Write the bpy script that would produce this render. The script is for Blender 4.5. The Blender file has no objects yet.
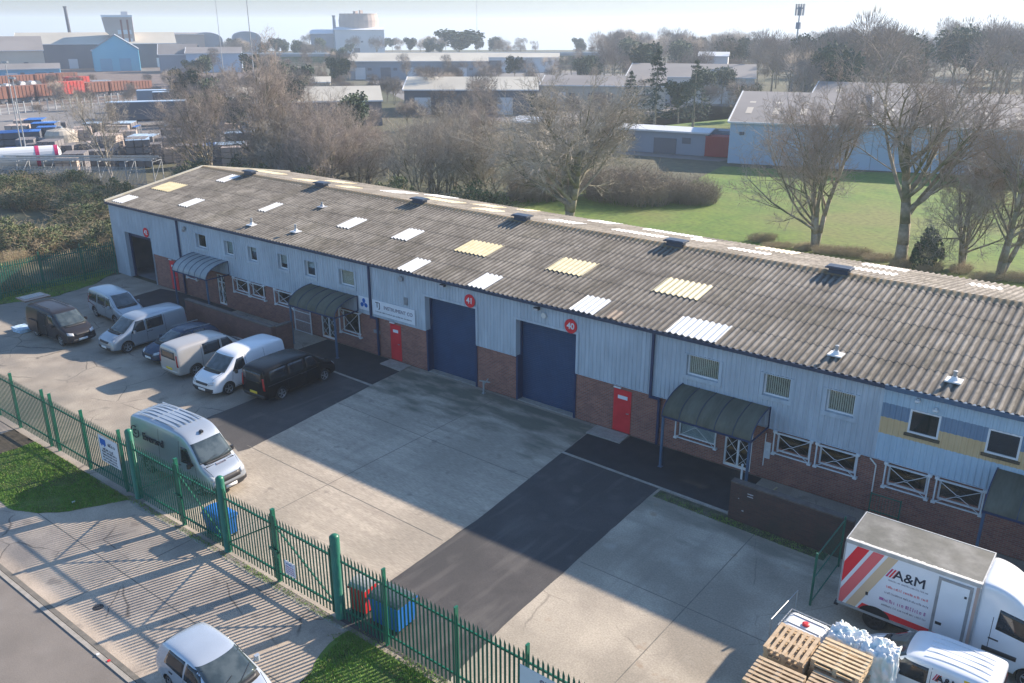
import bpy, bmesh, math, random
from mathutils import Vector, Matrix, noise
from mathutils.bvhtree import BVHTree
R = math.radians
scn = bpy.context.scene
COL = scn.collection

# ---------------------------------------------------------------- materials
def lin(c):
    def f(v):
        v = v/255.0
        return v/12.92 if v <= .04045 else ((v+.055)/1.055)**2.4
    return (f(c[0]), f(c[1]), f(c[2]), 1)
def newmat(name):
    m = bpy.data.materials.new(name); m.use_nodes = True
    nt = m.node_tree; b = nt.nodes['Principled BSDF']
    return m, nt, b
def nz(nt, scale, detail=4, vec=None, stretch=None):
    tc = nt.nodes.new('ShaderNodeTexCoord'); mp = nt.nodes.new('ShaderNodeMapping')
    nt.links.new(tc.outputs['Object'], mp.inputs[0])
    if stretch: mp.inputs['Scale'].default_value = stretch
    n = nt.nodes.new('ShaderNodeTexNoise'); n.inputs['Scale'].default_value = scale; n.inputs['Detail'].default_value = detail
    nt.links.new(mp.outputs[0], n.inputs['Vector'])
    return n
def ramp(nt, src, stops):
    r = nt.nodes.new('ShaderNodeValToRGB'); e = r.color_ramp.elements
    e[0].position, e[0].color = stops[0]; e[1].position, e[1].color = stops[-1]
    for p, c in stops[1:-1]:
        x = e.new(p); x.color = c
    nt.links.new(src, r.inputs[0]); return r
def mixc(nt, fac, a, b, mode='MIX'):
    m = nt.nodes.new('ShaderNodeMix'); m.data_type = 'RGBA'; m.blend_type = mode
    for s, v in ((0, fac), (6, a), (7, b)):
        if hasattr(v, 'is_linked') or isinstance(v, bpy.types.NodeSocket): nt.links.new(v, m.inputs[s])
        else: m.inputs[s].default_value = v
    return m.outputs[2]
def col4(c): return (c[0], c[1], c[2], 1)
def mk(name, c1, c2=None, scale=3., rough=.8, c3=None, scale3=.4, fine=None, finescale=40, bump=0, bumpscale=30, metallic=0, spec=None, stretch=None, lo=.35, hi=.65, coat=0):
    m, nt, b = newmat(name)
    c1 = col4(c1)
    if c2 is None:
        b.inputs['Base Color'].default_value = c1
    else:
        n = nz(nt, scale, 5, stretch=stretch)
        out = ramp(nt, n.outputs[0], [(lo, c1), (hi, col4(c2))]).outputs[0]
        if c3 is not None:
            n3 = nz(nt, scale3, 4)
            f = ramp(nt, n3.outputs[0], [(.45, (0,0,0,1)), (.62, (1,1,1,1))]).outputs[0]
            out = mixc(nt, f, out, col4(c3))
        if fine:
            n4 = nz(nt, finescale, 2, stretch=stretch)
            f4 = ramp(nt, n4.outputs[0], [(.3, (1-fine,)*3+(1,)), (.7, (1+fine,)*3+(1,))]).outputs[0]
            out = mixc(nt, 1.0, out, f4, 'MULTIPLY')
        nt.links.new(out, b.inputs['Base Color'])
    b.inputs['Roughness'].default_value = rough; b.inputs['Metallic'].default_value = metallic
    if spec is not None: b.inputs['Specular IOR Level'].default_value = spec
    if coat: b.inputs['Coat Weight'].default_value = coat; b.inputs['Coat Roughness'].default_value = .06
    if bump:
        n5 = nz(nt, bumpscale, 4, stretch=stretch); bp = nt.nodes.new('ShaderNodeBump')
        bp.inputs['Strength'].default_value = bump; bp.inputs['Distance'].default_value = .03
        nt.links.new(n5.outputs[0], bp.inputs['Height']); nt.links.new(bp.outputs[0], b.inputs['Normal'])
    return m
def brickmat(name, c1, c2, mortar, stain=None):
    m, nt, b = newmat(name)
    tc = nt.nodes.new('ShaderNodeTexCoord'); sp = nt.nodes.new('ShaderNodeSeparateXYZ'); cb = nt.nodes.new('ShaderNodeCombineXYZ')
    ad = nt.nodes.new('ShaderNodeMath'); ad.operation = 'ADD'
    nt.links.new(tc.outputs['Object'], sp.inputs[0]); nt.links.new(sp.outputs[0], ad.inputs[0]); nt.links.new(sp.outputs[1], ad.inputs[1])
    nt.links.new(ad.outputs[0], cb.inputs[0]); nt.links.new(sp.outputs[2], cb.inputs[1])
    br = nt.nodes.new('ShaderNodeTexBrick'); nt.links.new(cb.outputs[0], br.inputs['Vector'])
    br.inputs['Color1'].default_value = col4(c1); br.inputs['Color2'].default_value = col4(c2); br.inputs['Mortar'].default_value = col4(mortar)
    br.inputs['Scale'].default_value = 1; br.inputs['Brick Width'].default_value = .22; br.inputs['Row Height'].default_value = .075; br.inputs['Mortar Size'].default_value = .008
    n = nz(nt, 1.6, 5); f = ramp(nt, n.outputs[0], [(.4, (.88,.88,.88,1)), (.65, (1.08,1.05,1.03,1))]).outputs[0]
    out = mixc(nt, 1.0, br.outputs[0], f, 'MULTIPLY')
    if stain:
        n2 = nz(nt, .9, 6); f2 = ramp(nt, n2.outputs[0], [(.5, (0,0,0,1)), (.7, (.7,.7,.7,1))]).outputs[0]
        out = mixc(nt, f2, out, col4(stain))
    nt.links.new(out, b.inputs['Base Color']); b.inputs['Roughness'].default_value = .9
    return m
M = {}
M['conc'] = mk('concrete', (.36,.305,.24), (.46,.395,.31), .9, .9, c3=(.325,.28,.22), scale3=.22, fine=.22, finescale=11, bump=.4, bumpscale=25, stretch=(.35,3,1))
M['conc_old'] = mk('mossy_concrete', (.33,.285,.225), (.45,.39,.305), .55, .9, c3=(.27,.235,.185), scale3=.3, fine=.16, finescale=18, bump=.2, bumpscale=25)
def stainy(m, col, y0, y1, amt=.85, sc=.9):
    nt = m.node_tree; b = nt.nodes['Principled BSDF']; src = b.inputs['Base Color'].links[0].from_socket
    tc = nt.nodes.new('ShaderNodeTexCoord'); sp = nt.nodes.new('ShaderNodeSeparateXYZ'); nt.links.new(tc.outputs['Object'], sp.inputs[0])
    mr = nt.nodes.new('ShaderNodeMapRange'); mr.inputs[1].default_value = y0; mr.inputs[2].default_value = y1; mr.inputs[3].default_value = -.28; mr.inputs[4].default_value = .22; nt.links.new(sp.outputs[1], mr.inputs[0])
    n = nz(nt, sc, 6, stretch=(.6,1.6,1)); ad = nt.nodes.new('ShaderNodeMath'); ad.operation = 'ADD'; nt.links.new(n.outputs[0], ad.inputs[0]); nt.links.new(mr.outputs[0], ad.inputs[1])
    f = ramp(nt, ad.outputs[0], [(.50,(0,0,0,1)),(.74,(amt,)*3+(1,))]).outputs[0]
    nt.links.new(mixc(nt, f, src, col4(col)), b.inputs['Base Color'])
def spots(m, col, scale, lo, hi, amt):
    nt = m.node_tree; b = nt.nodes['Principled BSDF']; src = b.inputs['Base Color'].links[0].from_socket
    n = nz(nt, scale, 3); f = ramp(nt, n.outputs[0], [(lo,(0,0,0,1)),(hi,(amt,)*3+(1,))]).outputs[0]
    nt.links.new(mixc(nt, f, src, col4(col)), b.inputs['Base Color'])
def cracks(m, sc, w, amt, col=(.06,.052,.045)):
    nt = m.node_tree; b = nt.nodes['Principled BSDF']; src = b.inputs['Base Color'].links[0].from_socket
    tc = nt.nodes.new('ShaderNodeTexCoord'); n = nz(nt, 1.1, 4); mx = mixc(nt, .22, tc.outputs['Object'], n.outputs['Color'])
    v = nt.nodes.new('ShaderNodeTexVoronoi'); v.feature = 'DISTANCE_TO_EDGE'; v.inputs['Scale'].default_value = sc; nt.links.new(mx, v.inputs['Vector'])
    f = ramp(nt, v.outputs['Distance'], [(0,(amt,)*3+(1,)),(w,(0,0,0,1))]).outputs[0]
    n2 = nz(nt, .4, 2); g = ramp(nt, n2.outputs[0], [(.48,(0,0,0,1)),(.56,(1,1,1,1))]).outputs[0]
    nt.links.new(mixc(nt, mixc(nt, 1.0, f, g, 'MULTIPLY'), src, col4(col)), b.inputs['Base Color'])
def streaks(m, col, st, sc, lo, hi, amt):
    nt = m.node_tree; b = nt.nodes['Principled BSDF']; src = b.inputs['Base Color'].links[0].from_socket
    n = nz(nt, sc, 4, stretch=st); f = ramp(nt, n.outputs[0], [(lo,(0,0,0,1)),(hi,(amt,)*3+(1,))]).outputs[0]
    nt.links.new(mixc(nt, f, src, col4(col)), b.inputs['Base Color'])
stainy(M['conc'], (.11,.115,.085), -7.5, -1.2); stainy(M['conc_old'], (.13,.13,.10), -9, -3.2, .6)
spots(M['conc'], (.20,.17,.14), 1.7, .64, .72, .55); spots(M['conc_old'], (.26,.17,.10), 1.1, .66, .74, .5); spots(M['conc_old'], (.50,.45,.38), .8, .62, .8, .5)
M['joint'] = mk('joint_filler', (.13,.12,.10), (.19,.17,.14), 3)
M['yard'] = mk('worn_tarmac', (.27,.23,.185), (.37,.32,.255), .8, .93, c3=(.20,.18,.155), scale3=.15, fine=.22, finescale=22, bump=.2, bumpscale=60)
M['tar'] = mk('dark_tarmac', (.055,.052,.052), (.075,.070,.068), 1.0, .92, c3=(.052,.050,.050), scale3=.3, fine=.25, finescale=30, bump=.2, bumpscale=60)
spots(M['tar'], (.115,.108,.10), .9, .58, .75, .6); spots(M['yard'], (.13,.115,.10), 1.3, .62, .72, .6); spots(M['yard'], (.36,.32,.27), .5, .6, .8, .5)
cracks(M['yard'], .45, .012, .8); streaks(M['tar'], (.14,.13,.12), (2.2,.25,1), 1.0, .54, .75, .55); streaks(M['yard'], (.17,.15,.13), (2.0,.22,1), .9, .58, .75, .45)
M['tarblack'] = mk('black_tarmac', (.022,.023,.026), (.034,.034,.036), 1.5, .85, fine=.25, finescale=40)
M['road'] = mk('road_asphalt', (.17,.15,.13), (.21,.185,.16), .8, .9, fine=.12, finescale=30, bump=.1, bumpscale=80)
M['kerb'] = mk('kerb_concrete', (.36,.33,.29), (.28,.26,.22), 4, .9, fine=.15)
M['drive'] = mk('driveway_concrete', (.40,.33,.255), (.47,.39,.305), .9, .92, c3=(.30,.255,.21), scale3=.4, fine=.15, finescale=25, bump=.2, bumpscale=40)
spots(M['drive'], (.20,.17,.14), 1.2, .6, .7, .6); spots(M['road'], (.25,.235,.215), .35, .58, .75, .6)
cracks(M['drive'], .5, .012, .8); streaks(M['drive'], (.22,.19,.155), (2.0,.3,1), .8, .56, .74, .45); streaks(M['conc'], (.24,.205,.165), (2.4,.25,1), .8, .58, .76, .45); streaks(M['conc_old'], (.22,.19,.155), (2.4,.25,1), .8, .58, .76, .45); cracks(M['conc_old'], .22, .004, .45)
M['moss'] = mk('moss_dirt', (.045,.055,.028), (.10,.10,.07), 3, .95, fine=.3, finescale=30)
M['soil'] = mk('soil', (.07,.055,.035), (.12,.095,.06), 3, .95, fine=.3)
M['grassbase'] = mk('turf', (.085,.16,.025), (.12,.20,.04), 2.5, .95, c3=(.05,.07,.02), scale3=.5, fine=.3, finescale=40, bump=.5, bumpscale=40)
M['field'] = mk('field_turf', (.075,.15,.012), (.12,.185,.02), .35, .95, c3=(.14,.155,.035), scale3=.07, fine=.25, finescale=2.2, bump=.3, bumpscale=3)
M['rough'] = mk('rough_ground', (.085,.08,.045), (.12,.105,.065), .05, .95, c3=(.07,.075,.035), scale3=.015, fine=.25, finescale=.8)
M['farasph'] = mk('far_asphalt', (.19,.175,.165), (.23,.215,.20), .1, .95, c3=(.16,.15,.14), scale3=.03, fine=.1, finescale=1)
M['ballast'] = mk('ballast', (.12,.09,.075), (.17,.13,.11), .3, .95, fine=.2, finescale=2)
# building
M['clad'] = mk('pale_blue_cladding', (.43,.485,.525), (.48,.535,.575), .5, .55, c3=(.41,.46,.50), scale3=.5, fine=.10, finescale=5, stretch=(1,1,.12), spec=.3)
M['clad2'] = mk('light_blue_cladding', (.42,.54,.62), (.47,.59,.66), .8, .55, fine=.06, finescale=3, stretch=(1,1,.15), spec=.3)
M['cladnavy'] = mk('slate_blue_band', (.16,.24,.33), (.19,.27,.36), 1, .55)
M['cladyel'] = mk('faded_yellow_band', (.60,.42,.21), (.66,.48,.26), 1, .6)
M['brick'] = brickmat('red_brown_brick', (.22,.08,.06), (.33,.13,.09), (.26,.22,.19))
M['brickdark'] = brickmat('damp_brown_brick', (.07,.036,.032), (.095,.05,.04), (.07,.06,.055), stain=(.045,.042,.035))
M['brickred'] = brickmat('dark_red_brick', (.15,.062,.05), (.19,.085,.066), (.14,.11,.095))
M['coping'] = mk('coping', (.09,.07,.06), (.13,.11,.095), 5, .9)
M['navy'] = mk('navy_paint', (.012,.03,.085), (.016,.036,.10), 2, .45)
M['shutter'] = mk('blue_shutter', (.010,.045,.11), (.014,.055,.13), 1.2, .5, fine=.05, finescale=4)
M['gutter'] = mk('dark_blue_gutter', (.02,.035,.07), (.03,.05,.09), 2, .5)
M['gutter2'] = mk('blue_gutter', (.06,.11,.18), (.07,.13,.2), 2, .5)
M['red'] = mk('red_door_paint', (.62,.018,.028), (.70,.025,.035), 2, .45)
M['white'] = mk('white_upvc', (.78,.78,.76), (.70,.71,.70), 2, .4)
M['whitem'] = mk('white_metal', (.74,.74,.72), (.62,.63,.62), 6, .45)
M['offwhite'] = mk('off_white', (.62,.60,.55), (.70,.68,.62), 3, .6)
M['grey'] = mk('grey_metal', (.25,.26,.27), (.33,.34,.35), 4, .5, metallic=.3)
M['galv'] = mk('galvanised_steel', (.42,.44,.45), (.34,.36,.37), 5, .5, metallic=.4)
M['black'] = mk('black_plastic', (.02,.02,.022), (.03,.03,.032), 5, .5)
M['interior'] = mk('interior_grey', (.16,.17,.18), (.22,.23,.24), 1, .9)
M['canopy_grey'] = mk('weathered_canopy', (.075,.078,.055), (.12,.12,.09), .8, .85, fine=.1, finescale=6, stretch=(2.5,.4,1))
M['canopy_light'] = mk('translucent_canopy', (.22,.25,.26), (.29,.32,.32), 1, .4, fine=.08, finescale=5)
M['blindc'] = mk('cream_blind', (.84,.68,.50), (.90,.75,.58), 6, .8)
M['blindw'] = mk('white_blind', (.6,.6,.58), (.5,.5,.48), 4, .8)
def roofmat(name, base1, base2, moss, mossamt=.5, light=(.46,.44,.41)):
    m, nt, b = newmat(name)
    n1 = nz(nt, .8, 6); o = ramp(nt, n1.outputs[0], [(.35, col4(base1)), (.65, col4(base2))]).outputs[0]
    n2 = nz(nt, 6, 8, stretch=(1,.35,1)); f2 = ramp(nt, n2.outputs[0], [(.48, (0,0,0,1)), (.66, (mossamt*.75,)*3+(1,))]).outputs[0]
    o = mixc(nt, f2, o, col4(moss))
    n3 = nz(nt, 18, 4); f3 = ramp(nt, n3.outputs[0], [(.60, (0,0,0,1)), (.72, (.32,.32,.32,1))]).outputs[0]
    o = mixc(nt, f3, o, col4(light))
    n4 = nz(nt, .35, 3); f4 = ramp(nt, n4.outputs[0], [(.35, (.86,.85,.84,1)), (.65, (1.12,1.11,1.08,1))]).outputs[0]
    o = mixc(nt, 1.0, o, f4, 'MULTIPLY')
    nt.links.new(o, b.inputs['Base Color']); b.inputs['Roughness'].default_value = .92
    bp = nt.nodes.new('ShaderNodeBump'); bp.inputs['Strength'].default_value = .5; bp.inputs['Distance'].default_value = .02
    nt.links.new(n2.outputs[0], bp.inputs['Height']); nt.links.new(bp.outputs[0], b.inputs['Normal'])
    return m
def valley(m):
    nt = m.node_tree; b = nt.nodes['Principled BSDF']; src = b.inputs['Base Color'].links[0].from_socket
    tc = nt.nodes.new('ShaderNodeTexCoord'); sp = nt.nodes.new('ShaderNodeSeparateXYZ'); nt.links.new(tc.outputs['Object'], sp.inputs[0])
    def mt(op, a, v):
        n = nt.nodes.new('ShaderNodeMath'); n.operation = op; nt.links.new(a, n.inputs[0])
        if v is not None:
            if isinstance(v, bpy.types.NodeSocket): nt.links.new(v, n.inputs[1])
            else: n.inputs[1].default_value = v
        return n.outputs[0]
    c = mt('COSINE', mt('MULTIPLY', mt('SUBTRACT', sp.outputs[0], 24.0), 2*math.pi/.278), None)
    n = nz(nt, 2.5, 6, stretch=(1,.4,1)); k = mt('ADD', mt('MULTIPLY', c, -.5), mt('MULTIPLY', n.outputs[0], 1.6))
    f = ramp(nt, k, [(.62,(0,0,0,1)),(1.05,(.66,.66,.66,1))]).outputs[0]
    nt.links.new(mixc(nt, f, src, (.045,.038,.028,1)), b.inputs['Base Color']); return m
M['roof'] = roofmat('weathered_cement_sheet', (.185,.168,.142), (.27,.246,.21), (.07,.06,.045), .75)
M['roofsky_w'] = mk('white_rooflight', (.78,.78,.76), (.68,.68,.65), 3, .5, fine=.05)
M['roofsky_y'] = mk('yellowed_rooflight', (.66,.55,.30), (.74,.64,.40), 3, .5, fine=.08)
M['roofsky_t'] = mk('tan_rooflight', (.17,.125,.085), (.23,.17,.12), 3, .6, fine=.1)
M['vent'] = mk('ridge_vent_metal', (.04,.055,.08), (.06,.08,.11), 3, .45)
M['lead'] = mk('flashing', (.45,.46,.47), (.38,.39,.40), 3, .5)
# fence / misc
M['green'] = mk('green_paint', (.006,.115,.065), (.009,.15,.085), 3, .4)
M['greendk'] = mk('dark_green_paint', (.008,.105,.066), (.010,.125,.08), 3, .45)
M['wood'] = mk('pallet_wood', (.50,.37,.22), (.62,.48,.30), 6, .85, fine=.15, finescale=30)
M['wood2'] = mk('weathered_pallet_wood', (.40,.29,.18), (.52,.39,.25), 6, .85, fine=.15, finescale=30)
M['wrap'] = mk('white_plastic_wrap', (.84,.84,.82), (.78,.80,.79), 4, .45, c3=(.60,.72,.72), scale3=4)
M['ibc'] = mk('white_tank_plastic', (.74,.74,.72), (.66,.67,.66), 3, .5)
M['redplastic'] = mk('red_plastic', (.62,.02,.025), (.55,.02,.025), 3, .45)
M['blueplastic'] = mk('blue_plastic', (.012,.14,.48), (.016,.17,.55), 3, .4)
M['tyre'] = mk('tyre_rubber', (.018,.018,.019), (.028,.028,.028), 8, .85)
M['rim'] = mk('alloy_rim', (.45,.46,.47), (.38,.39,.40), 8, .3, metallic=.7)
M['rimdk'] = mk('dark_rim', (.04,.04,.045), (.06,.06,.065), 8, .4, metallic=.5)
M['glass'] = mk('dark_glass', (.012,.016,.02), (.022,.028,.033), 1.5, .06, spec=.7)
M['wglass'] = mk('windscreen_glass', (.035,.05,.055), (.075,.095,.10), 2.2, .05, spec=.8, lo=.42, hi=.6)
M['lamp'] = mk('headlamp_glass', (.35,.37,.39), (.5,.52,.54), 8, .1, spec=.8)
M['tail'] = mk('tail_lamp_red', (.32,.01,.012), (.4,.015,.015), 8, .2)
M['plateY'] = mk('yellow_plate', (.75,.55,.03), (.7,.5,.03), 4, .5)
M['plateW'] = mk('white_plate', (.75,.75,.73), (.7,.7,.68), 4, .5)
M['arch'] = mk('wheel_arch_black', (.012,.012,.012), (.02,.02,.02), 6, .9)
M['ink'] = mk('dark_ink', (.02,.025,.04)); M['inkblue'] = mk('blue_ink', (.01,.12,.42)); M['inkred'] = mk('red_ink', (.68,.02,.03)); M['inkpink'] = mk('pink_vinyl', (.72,.13,.13)); M['inkbeige'] = mk('beige_vinyl', (.62,.45,.28)); M['inkgrey'] = mk('grey_ink', (.22,.20,.24)); M['inkyel']=mk('yellow_vinyl',(.75,.5,.02)); M['inkmag']=mk('magenta_vinyl',(.5,.02,.12)); M['inkor']=mk('orange_vinyl',(.75,.14,.05)); M['inkmauve']=mk('mauve_ink',(.42,.15,.33))
M['signwhite'] = mk('sign_board', (.74,.76,.78), (.70,.72,.74), 3, .45)
def paint(name, c, metallic=.0, rough=.28): return mk(name, c, tuple(v*.94 for v in c), 1.5, rough, metallic=metallic, coat=.5)
# nature
def leafmat(name, c1, c2, scale=.8, trans=0):
    m = mk(name, c1, c2, scale, .75); return m
M['bark'] = mk('grey_bark', (.24,.205,.15), (.38,.33,.25), 3, .95, c3=(.12,.125,.06), scale3=.7)
M['twig'] = mk('brown_twigs', (.33,.285,.225), (.44,.385,.31), .6, .95)
M['twigred'] = mk('reddish_twigs', (.32,.265,.22), (.42,.35,.29), .6, .95)
M['birch'] = mk('birch_bark', (.42,.39,.33), (.20,.17,.13), 5, .9)
M['conifer'] = mk('conifer_needles', (.018,.042,.022), (.04,.075,.035), .7, .9)
M['ivy'] = mk('ivy_leaves', (.02,.05,.015), (.05,.09,.03), 2, .6)
M['bramble'] = mk('bramble_leaves', (.075,.11,.04), (.15,.165,.075), .9, .9)
M['dry'] = mk('dry_stems', (.46,.37,.23), (.33,.26,.16), .7, .95)
M['scrub'] = mk('grey_scrub', (.24,.20,.155), (.32,.27,.21), .5, .95)
M['blade'] = mk('grass_blades', (.12,.25,.03), (.19,.35,.05), 3, .8)
M['bladedry'] = mk('pale_blades', (.20,.22,.07), (.28,.26,.11), 3, .8)

# ---------------------------------------------------------------- mesh helpers
class MB:
    def __init__(s): s.v = []; s.f = []; s.m = []
    def box(s, a, b, mi=0):
        x0,y0,z0 = a; x1,y1,z1 = b
        if x0>x1: x0,x1=x1,x0
        if y0>y1: y0,y1=y1,y0
        if z0>z1: z0,z1=z1,z0
        n = len(s.v)
        s.v += [(x0,y0,z0),(x1,y0,z0),(x1,y1,z0),(x0,y1,z0),(x0,y0,z1),(x1,y0,z1),(x1,y1,z1),(x0,y1,z1)]
        for f in ((0,3,2,1),(4,5,6,7),(0,1,5,4),(1,2,6,5),(2,3,7,6),(3,0,4,7)):
            s.f.append(tuple(n+i for i in f)); s.m.append(mi)
        return s
    def bar(s, p, q, r, r2=None, n=6, mi=0, cap=True):
        p = Vector(p); q = Vector(q); d = q-p
        if d.length < 1e-6: return s
        r2 = r if r2 is None else r2
        z = d.normalized(); a = Vector((0,0,1)) if abs(z.z) < .9 else Vector((1,0,0))
        u = z.cross(a).normalized(); w = z.cross(u); k = len(s.v)
        for c, rr in ((p, r), (q, r2)):
            for i in range(n):
                t = 2*math.pi*(i+.5)/n; s.v.append(tuple(c+u*(rr*math.cos(t))+w*(rr*math.sin(t))))
        for i in range(n):
            j = (i+1) % n; s.f.append((k+j,k+i,k+n+i,k+n+j)); s.m.append(mi)
        if cap:
            s.f.append(tuple(k+i for i in range(n))); s.m.append(mi); s.f.append(tuple(k+n+i for i in reversed(range(n)))); s.m.append(mi)
        return s
    def beam(s, p, q, w, h, mi=0):      # rectangular bar
        p = Vector(p); q = Vector(q); z = (q-p).normalized(); a = Vector((0,0,1)) if abs(z.z) < .95 else Vector((1,0,0))
        u = z.cross(a).normalized()*(w/2); v = u.normalized().cross(z).normalized()*(h/2); k = len(s.v)
        for c in (p, q):
            for su, sv in ((-1,-1),(1,-1),(1,1),(-1,1)): s.v.append(tuple(c+u*su+v*sv))
        for f in ((0,1,2,3),(7,6,5,4),(0,4,5,1),(1,5,6,2),(2,6,7,3),(3,7,4,0)): s.f.append(tuple(k+i for i in f)); s.m.append(mi)
        return s
    def face(s, pts, mi=0):
        k = len(s.v); s.v += [tuple(p) for p in pts]; s.f.append(tuple(range(k, k+len(pts)))); s.m.append(mi); return s
    def prism(s, pts, z0, z1, mi=0):    # polygon (x,y) extruded in z
        k = len(s.v); n = len(pts)
        s.v += [(p[0],p[1],z0) for p in pts]+[(p[0],p[1],z1) for p in pts]
        s.f.append(tuple(k+i for i in reversed(range(n)))); s.m.append(mi); s.f.append(tuple(k+n+i for i in range(n))); s.m.append(mi)
        for i in range(n):
            j = (i+1)%n; s.f.append((k+i,k+j,k+n+j,k+n+i)); s.m.append(mi)
        return s
    def lathe(s, prof, c=(0,0,0), axis='z', n=20, mi=0):   # prof: (r, h)
        k = len(s.v); c = Vector(c)
        for r, h in prof:
            for i in range(n):
                t = 2*math.pi*i/n; a, b = r*math.cos(t), r*math.sin(t)
                s.v.append(tuple(c+(Vector((a,b,h)) if axis=='z' else Vector((a,h,b)) if axis=='y' else Vector((h,a,b)))))
        for j in range(len(prof)-1):
            for i in range(n):
                i2 = (i+1)%n; s.f.append((k+j*n+i,k+j*n+i2,k+(j+1)*n+i2,k+(j+1)*n+i)); s.m.append(mi)
        s.f.append(tuple(k+i for i in range(n))); s.m.append(mi); s.f.append(tuple(k+(len(prof)-1)*n+i for i in range(n))); s.m.append(mi)
        return s
    def mesh(s, name, mats, smooth=False):
        me = bpy.data.meshes.new(name); me.from_pydata(s.v, [], s.f)
        for m in (mats if isinstance(mats, (list,tuple)) else [mats]): me.materials.append(m)
        if any(s.m): me.polygons.foreach_set('material_index', s.m)
        if smooth: me.polygons.foreach_set('use_smooth', [True]*len(me.polygons))
        me.update(); return me
    def build(s, name, mats, parent=None, smooth=False, fix=False):
        me = s.mesh(name, mats, smooth)
        if fix:
            bm = bmesh.new(); bm.from_mesh(me); bmesh.ops.recalc_face_normals(bm, faces=bm.faces); bm.to_mesh(me); bm.free()
        return link(name, me, parent)
def link(name, me, parent=None):
    o = bpy.data.objects.new(name, me); COL.objects.link(o)
    if parent: o.parent = parent
    return o
def tag(o, label=None, cat=None, group=None, kind=None):
    if label: o['label'] = label
    if cat: o['category'] = cat
    if group: o['group'] = group
    if kind: o['kind'] = kind
    return o
def empty(name, loc=(0,0,0), rz=0, label=None, cat=None, group=None):
    o = bpy.data.objects.new(name, None); COL.objects.link(o); o.location = loc; o.rotation_euler = (0,0,rz)
    o.empty_display_size = .3
    return tag(o, label, cat, group)
def copy_tree(o, parent=None):
    c = o.copy(); COL.objects.link(c)
    if parent: c.parent = parent
    for ch in list(o.children): copy_tree(ch, c)
    return c
def ragged(pts, amp, step=.35):
    out = []
    for i in range(len(pts)):
        a, b = Vector(pts[i]), Vector(pts[(i+1)%len(pts)]); L = (b-a).length; n = max(1, int(L/step)); nv = Vector((-(b-a).y,(b-a).x))/max(L,1e-6)
        for k in range(n):
            p = a.lerp(b, k/n); d = amp*(noise.noise(Vector((p.x*1.3,p.y*1.3,3)))+.6*noise.noise(Vector((p.x*4,p.y*4,7)))); p = p+nv*d*(0 if k==0 else 1); out.append((p.x,p.y))
    return out
def sheet(name, pts, z, m, sub=0, rag=0):
    if rag: pts = ragged(pts, rag)
    mb = MB(); mb.face([(x,y,z) for x,y in pts]); o = mb.build(name, m); tag(o, kind='structure'); return o
def textmesh(txt, size, mat, name='lettering', extrude=.003, bold=0, align='CENTER'):
    cu = bpy.data.curves.new('t', 'FONT'); cu.body = txt; cu.size = size; cu.extrude = extrude; cu.align_x = align; cu.align_y = 'CENTER'; cu.bevel_depth = bold; cu.bevel_resolution = 0; cu.resolution_u = 3
    ob = bpy.data.objects.new('t', cu); COL.objects.link(ob)
    dg = bpy.context.evaluated_depsgraph_get(); me = bpy.data.meshes.new_from_object(ob.evaluated_get(dg))
    bpy.data.objects.remove(ob); me.name = name; me.materials.clear(); me.materials.append(mat); return me
def text(txt, size, mat, parent, loc, rot=(R(90),0,0), name='lettering', **k):
    o = link(name, textmesh(txt, size, mat, name, **k), parent); o.location = loc; o.rotation_euler = rot; return o
# ================================================================ GROUND
mb = MB(); rings = [(0,-.06),(300,-.06),(600,-.06),(720,-4),(1000,-16),(1800,-46),(3200,-100)]; mb.v.append((0,-30,-.06)); NR = 72
for r_, z_ in rings[1:]:
    for i in range(NR): t_ = 2*math.pi*i/NR; mb.v.append((r_*math.cos(t_), -30+r_*math.sin(t_), z_))
for i in range(NR):
    j = (i+1)%NR; mb.f.append((0,1+i,1+j)); mb.m.append(0)
    for k in range(len(rings)-2): a = 1+k*NR; mb.f.append((a+i,a+NR+i,a+NR+j,a+j)); mb.m.append(0)
tag(mb.build('ground', M['rough']), kind='structure')
sheet('field', [(-56,19),(-53,44),(-50,52),(-44,56),(-47,73),(-38,76),(-12,90),(10,97),(60,97),(60,19)], -.05, M['field'])
sheet('meadow', [(-62,92),(-40,95),(-48,150),(-90,150),(-84,110)], -.05, M['field'])
sheet('industrial_yard', [(-112,4),(-104,34),(-120,78),(-190,120),(-260,110),(-290,40),(-290,-20),(-150,-20)], -.05, M['farasph'])
sheet('railway', [(-205,40),(-192,100),(-270,190),(-340,190),(-420,150),(-420,30),(-300,20)], -.045, M['ballast'])
sheet('distant_yard', [(-130,105),(-80,90),(-70,130),(-120,230),(-230,260),(-260,200)], -.05, M['farasph'])
sheet('back_road', [(-78,72),(-49,76.2),(-47,86),(-50,92),(-84,100)], -.045, M['farasph'])
sheet('yard', [(-59.3,-16.35),(14,-16.35),(14,.02),(-59.3,.02)], 0, M['yard'])
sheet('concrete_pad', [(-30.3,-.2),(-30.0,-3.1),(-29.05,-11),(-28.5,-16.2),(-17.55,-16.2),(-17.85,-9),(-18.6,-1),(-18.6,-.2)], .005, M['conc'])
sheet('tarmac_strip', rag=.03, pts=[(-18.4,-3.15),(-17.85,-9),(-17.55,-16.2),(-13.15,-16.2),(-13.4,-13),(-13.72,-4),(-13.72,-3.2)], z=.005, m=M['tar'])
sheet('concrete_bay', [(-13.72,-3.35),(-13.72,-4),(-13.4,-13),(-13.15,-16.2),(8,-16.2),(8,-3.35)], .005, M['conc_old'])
sheet('entrance_tarmac', [(-18.55,-.95),(-18.36,-3.1),(-10.9,-3.25),(-10.9,-.02),(-16.93,-.02),(-16.93,-.95)], .009, M['tarblack'], rag=.05)
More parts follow.
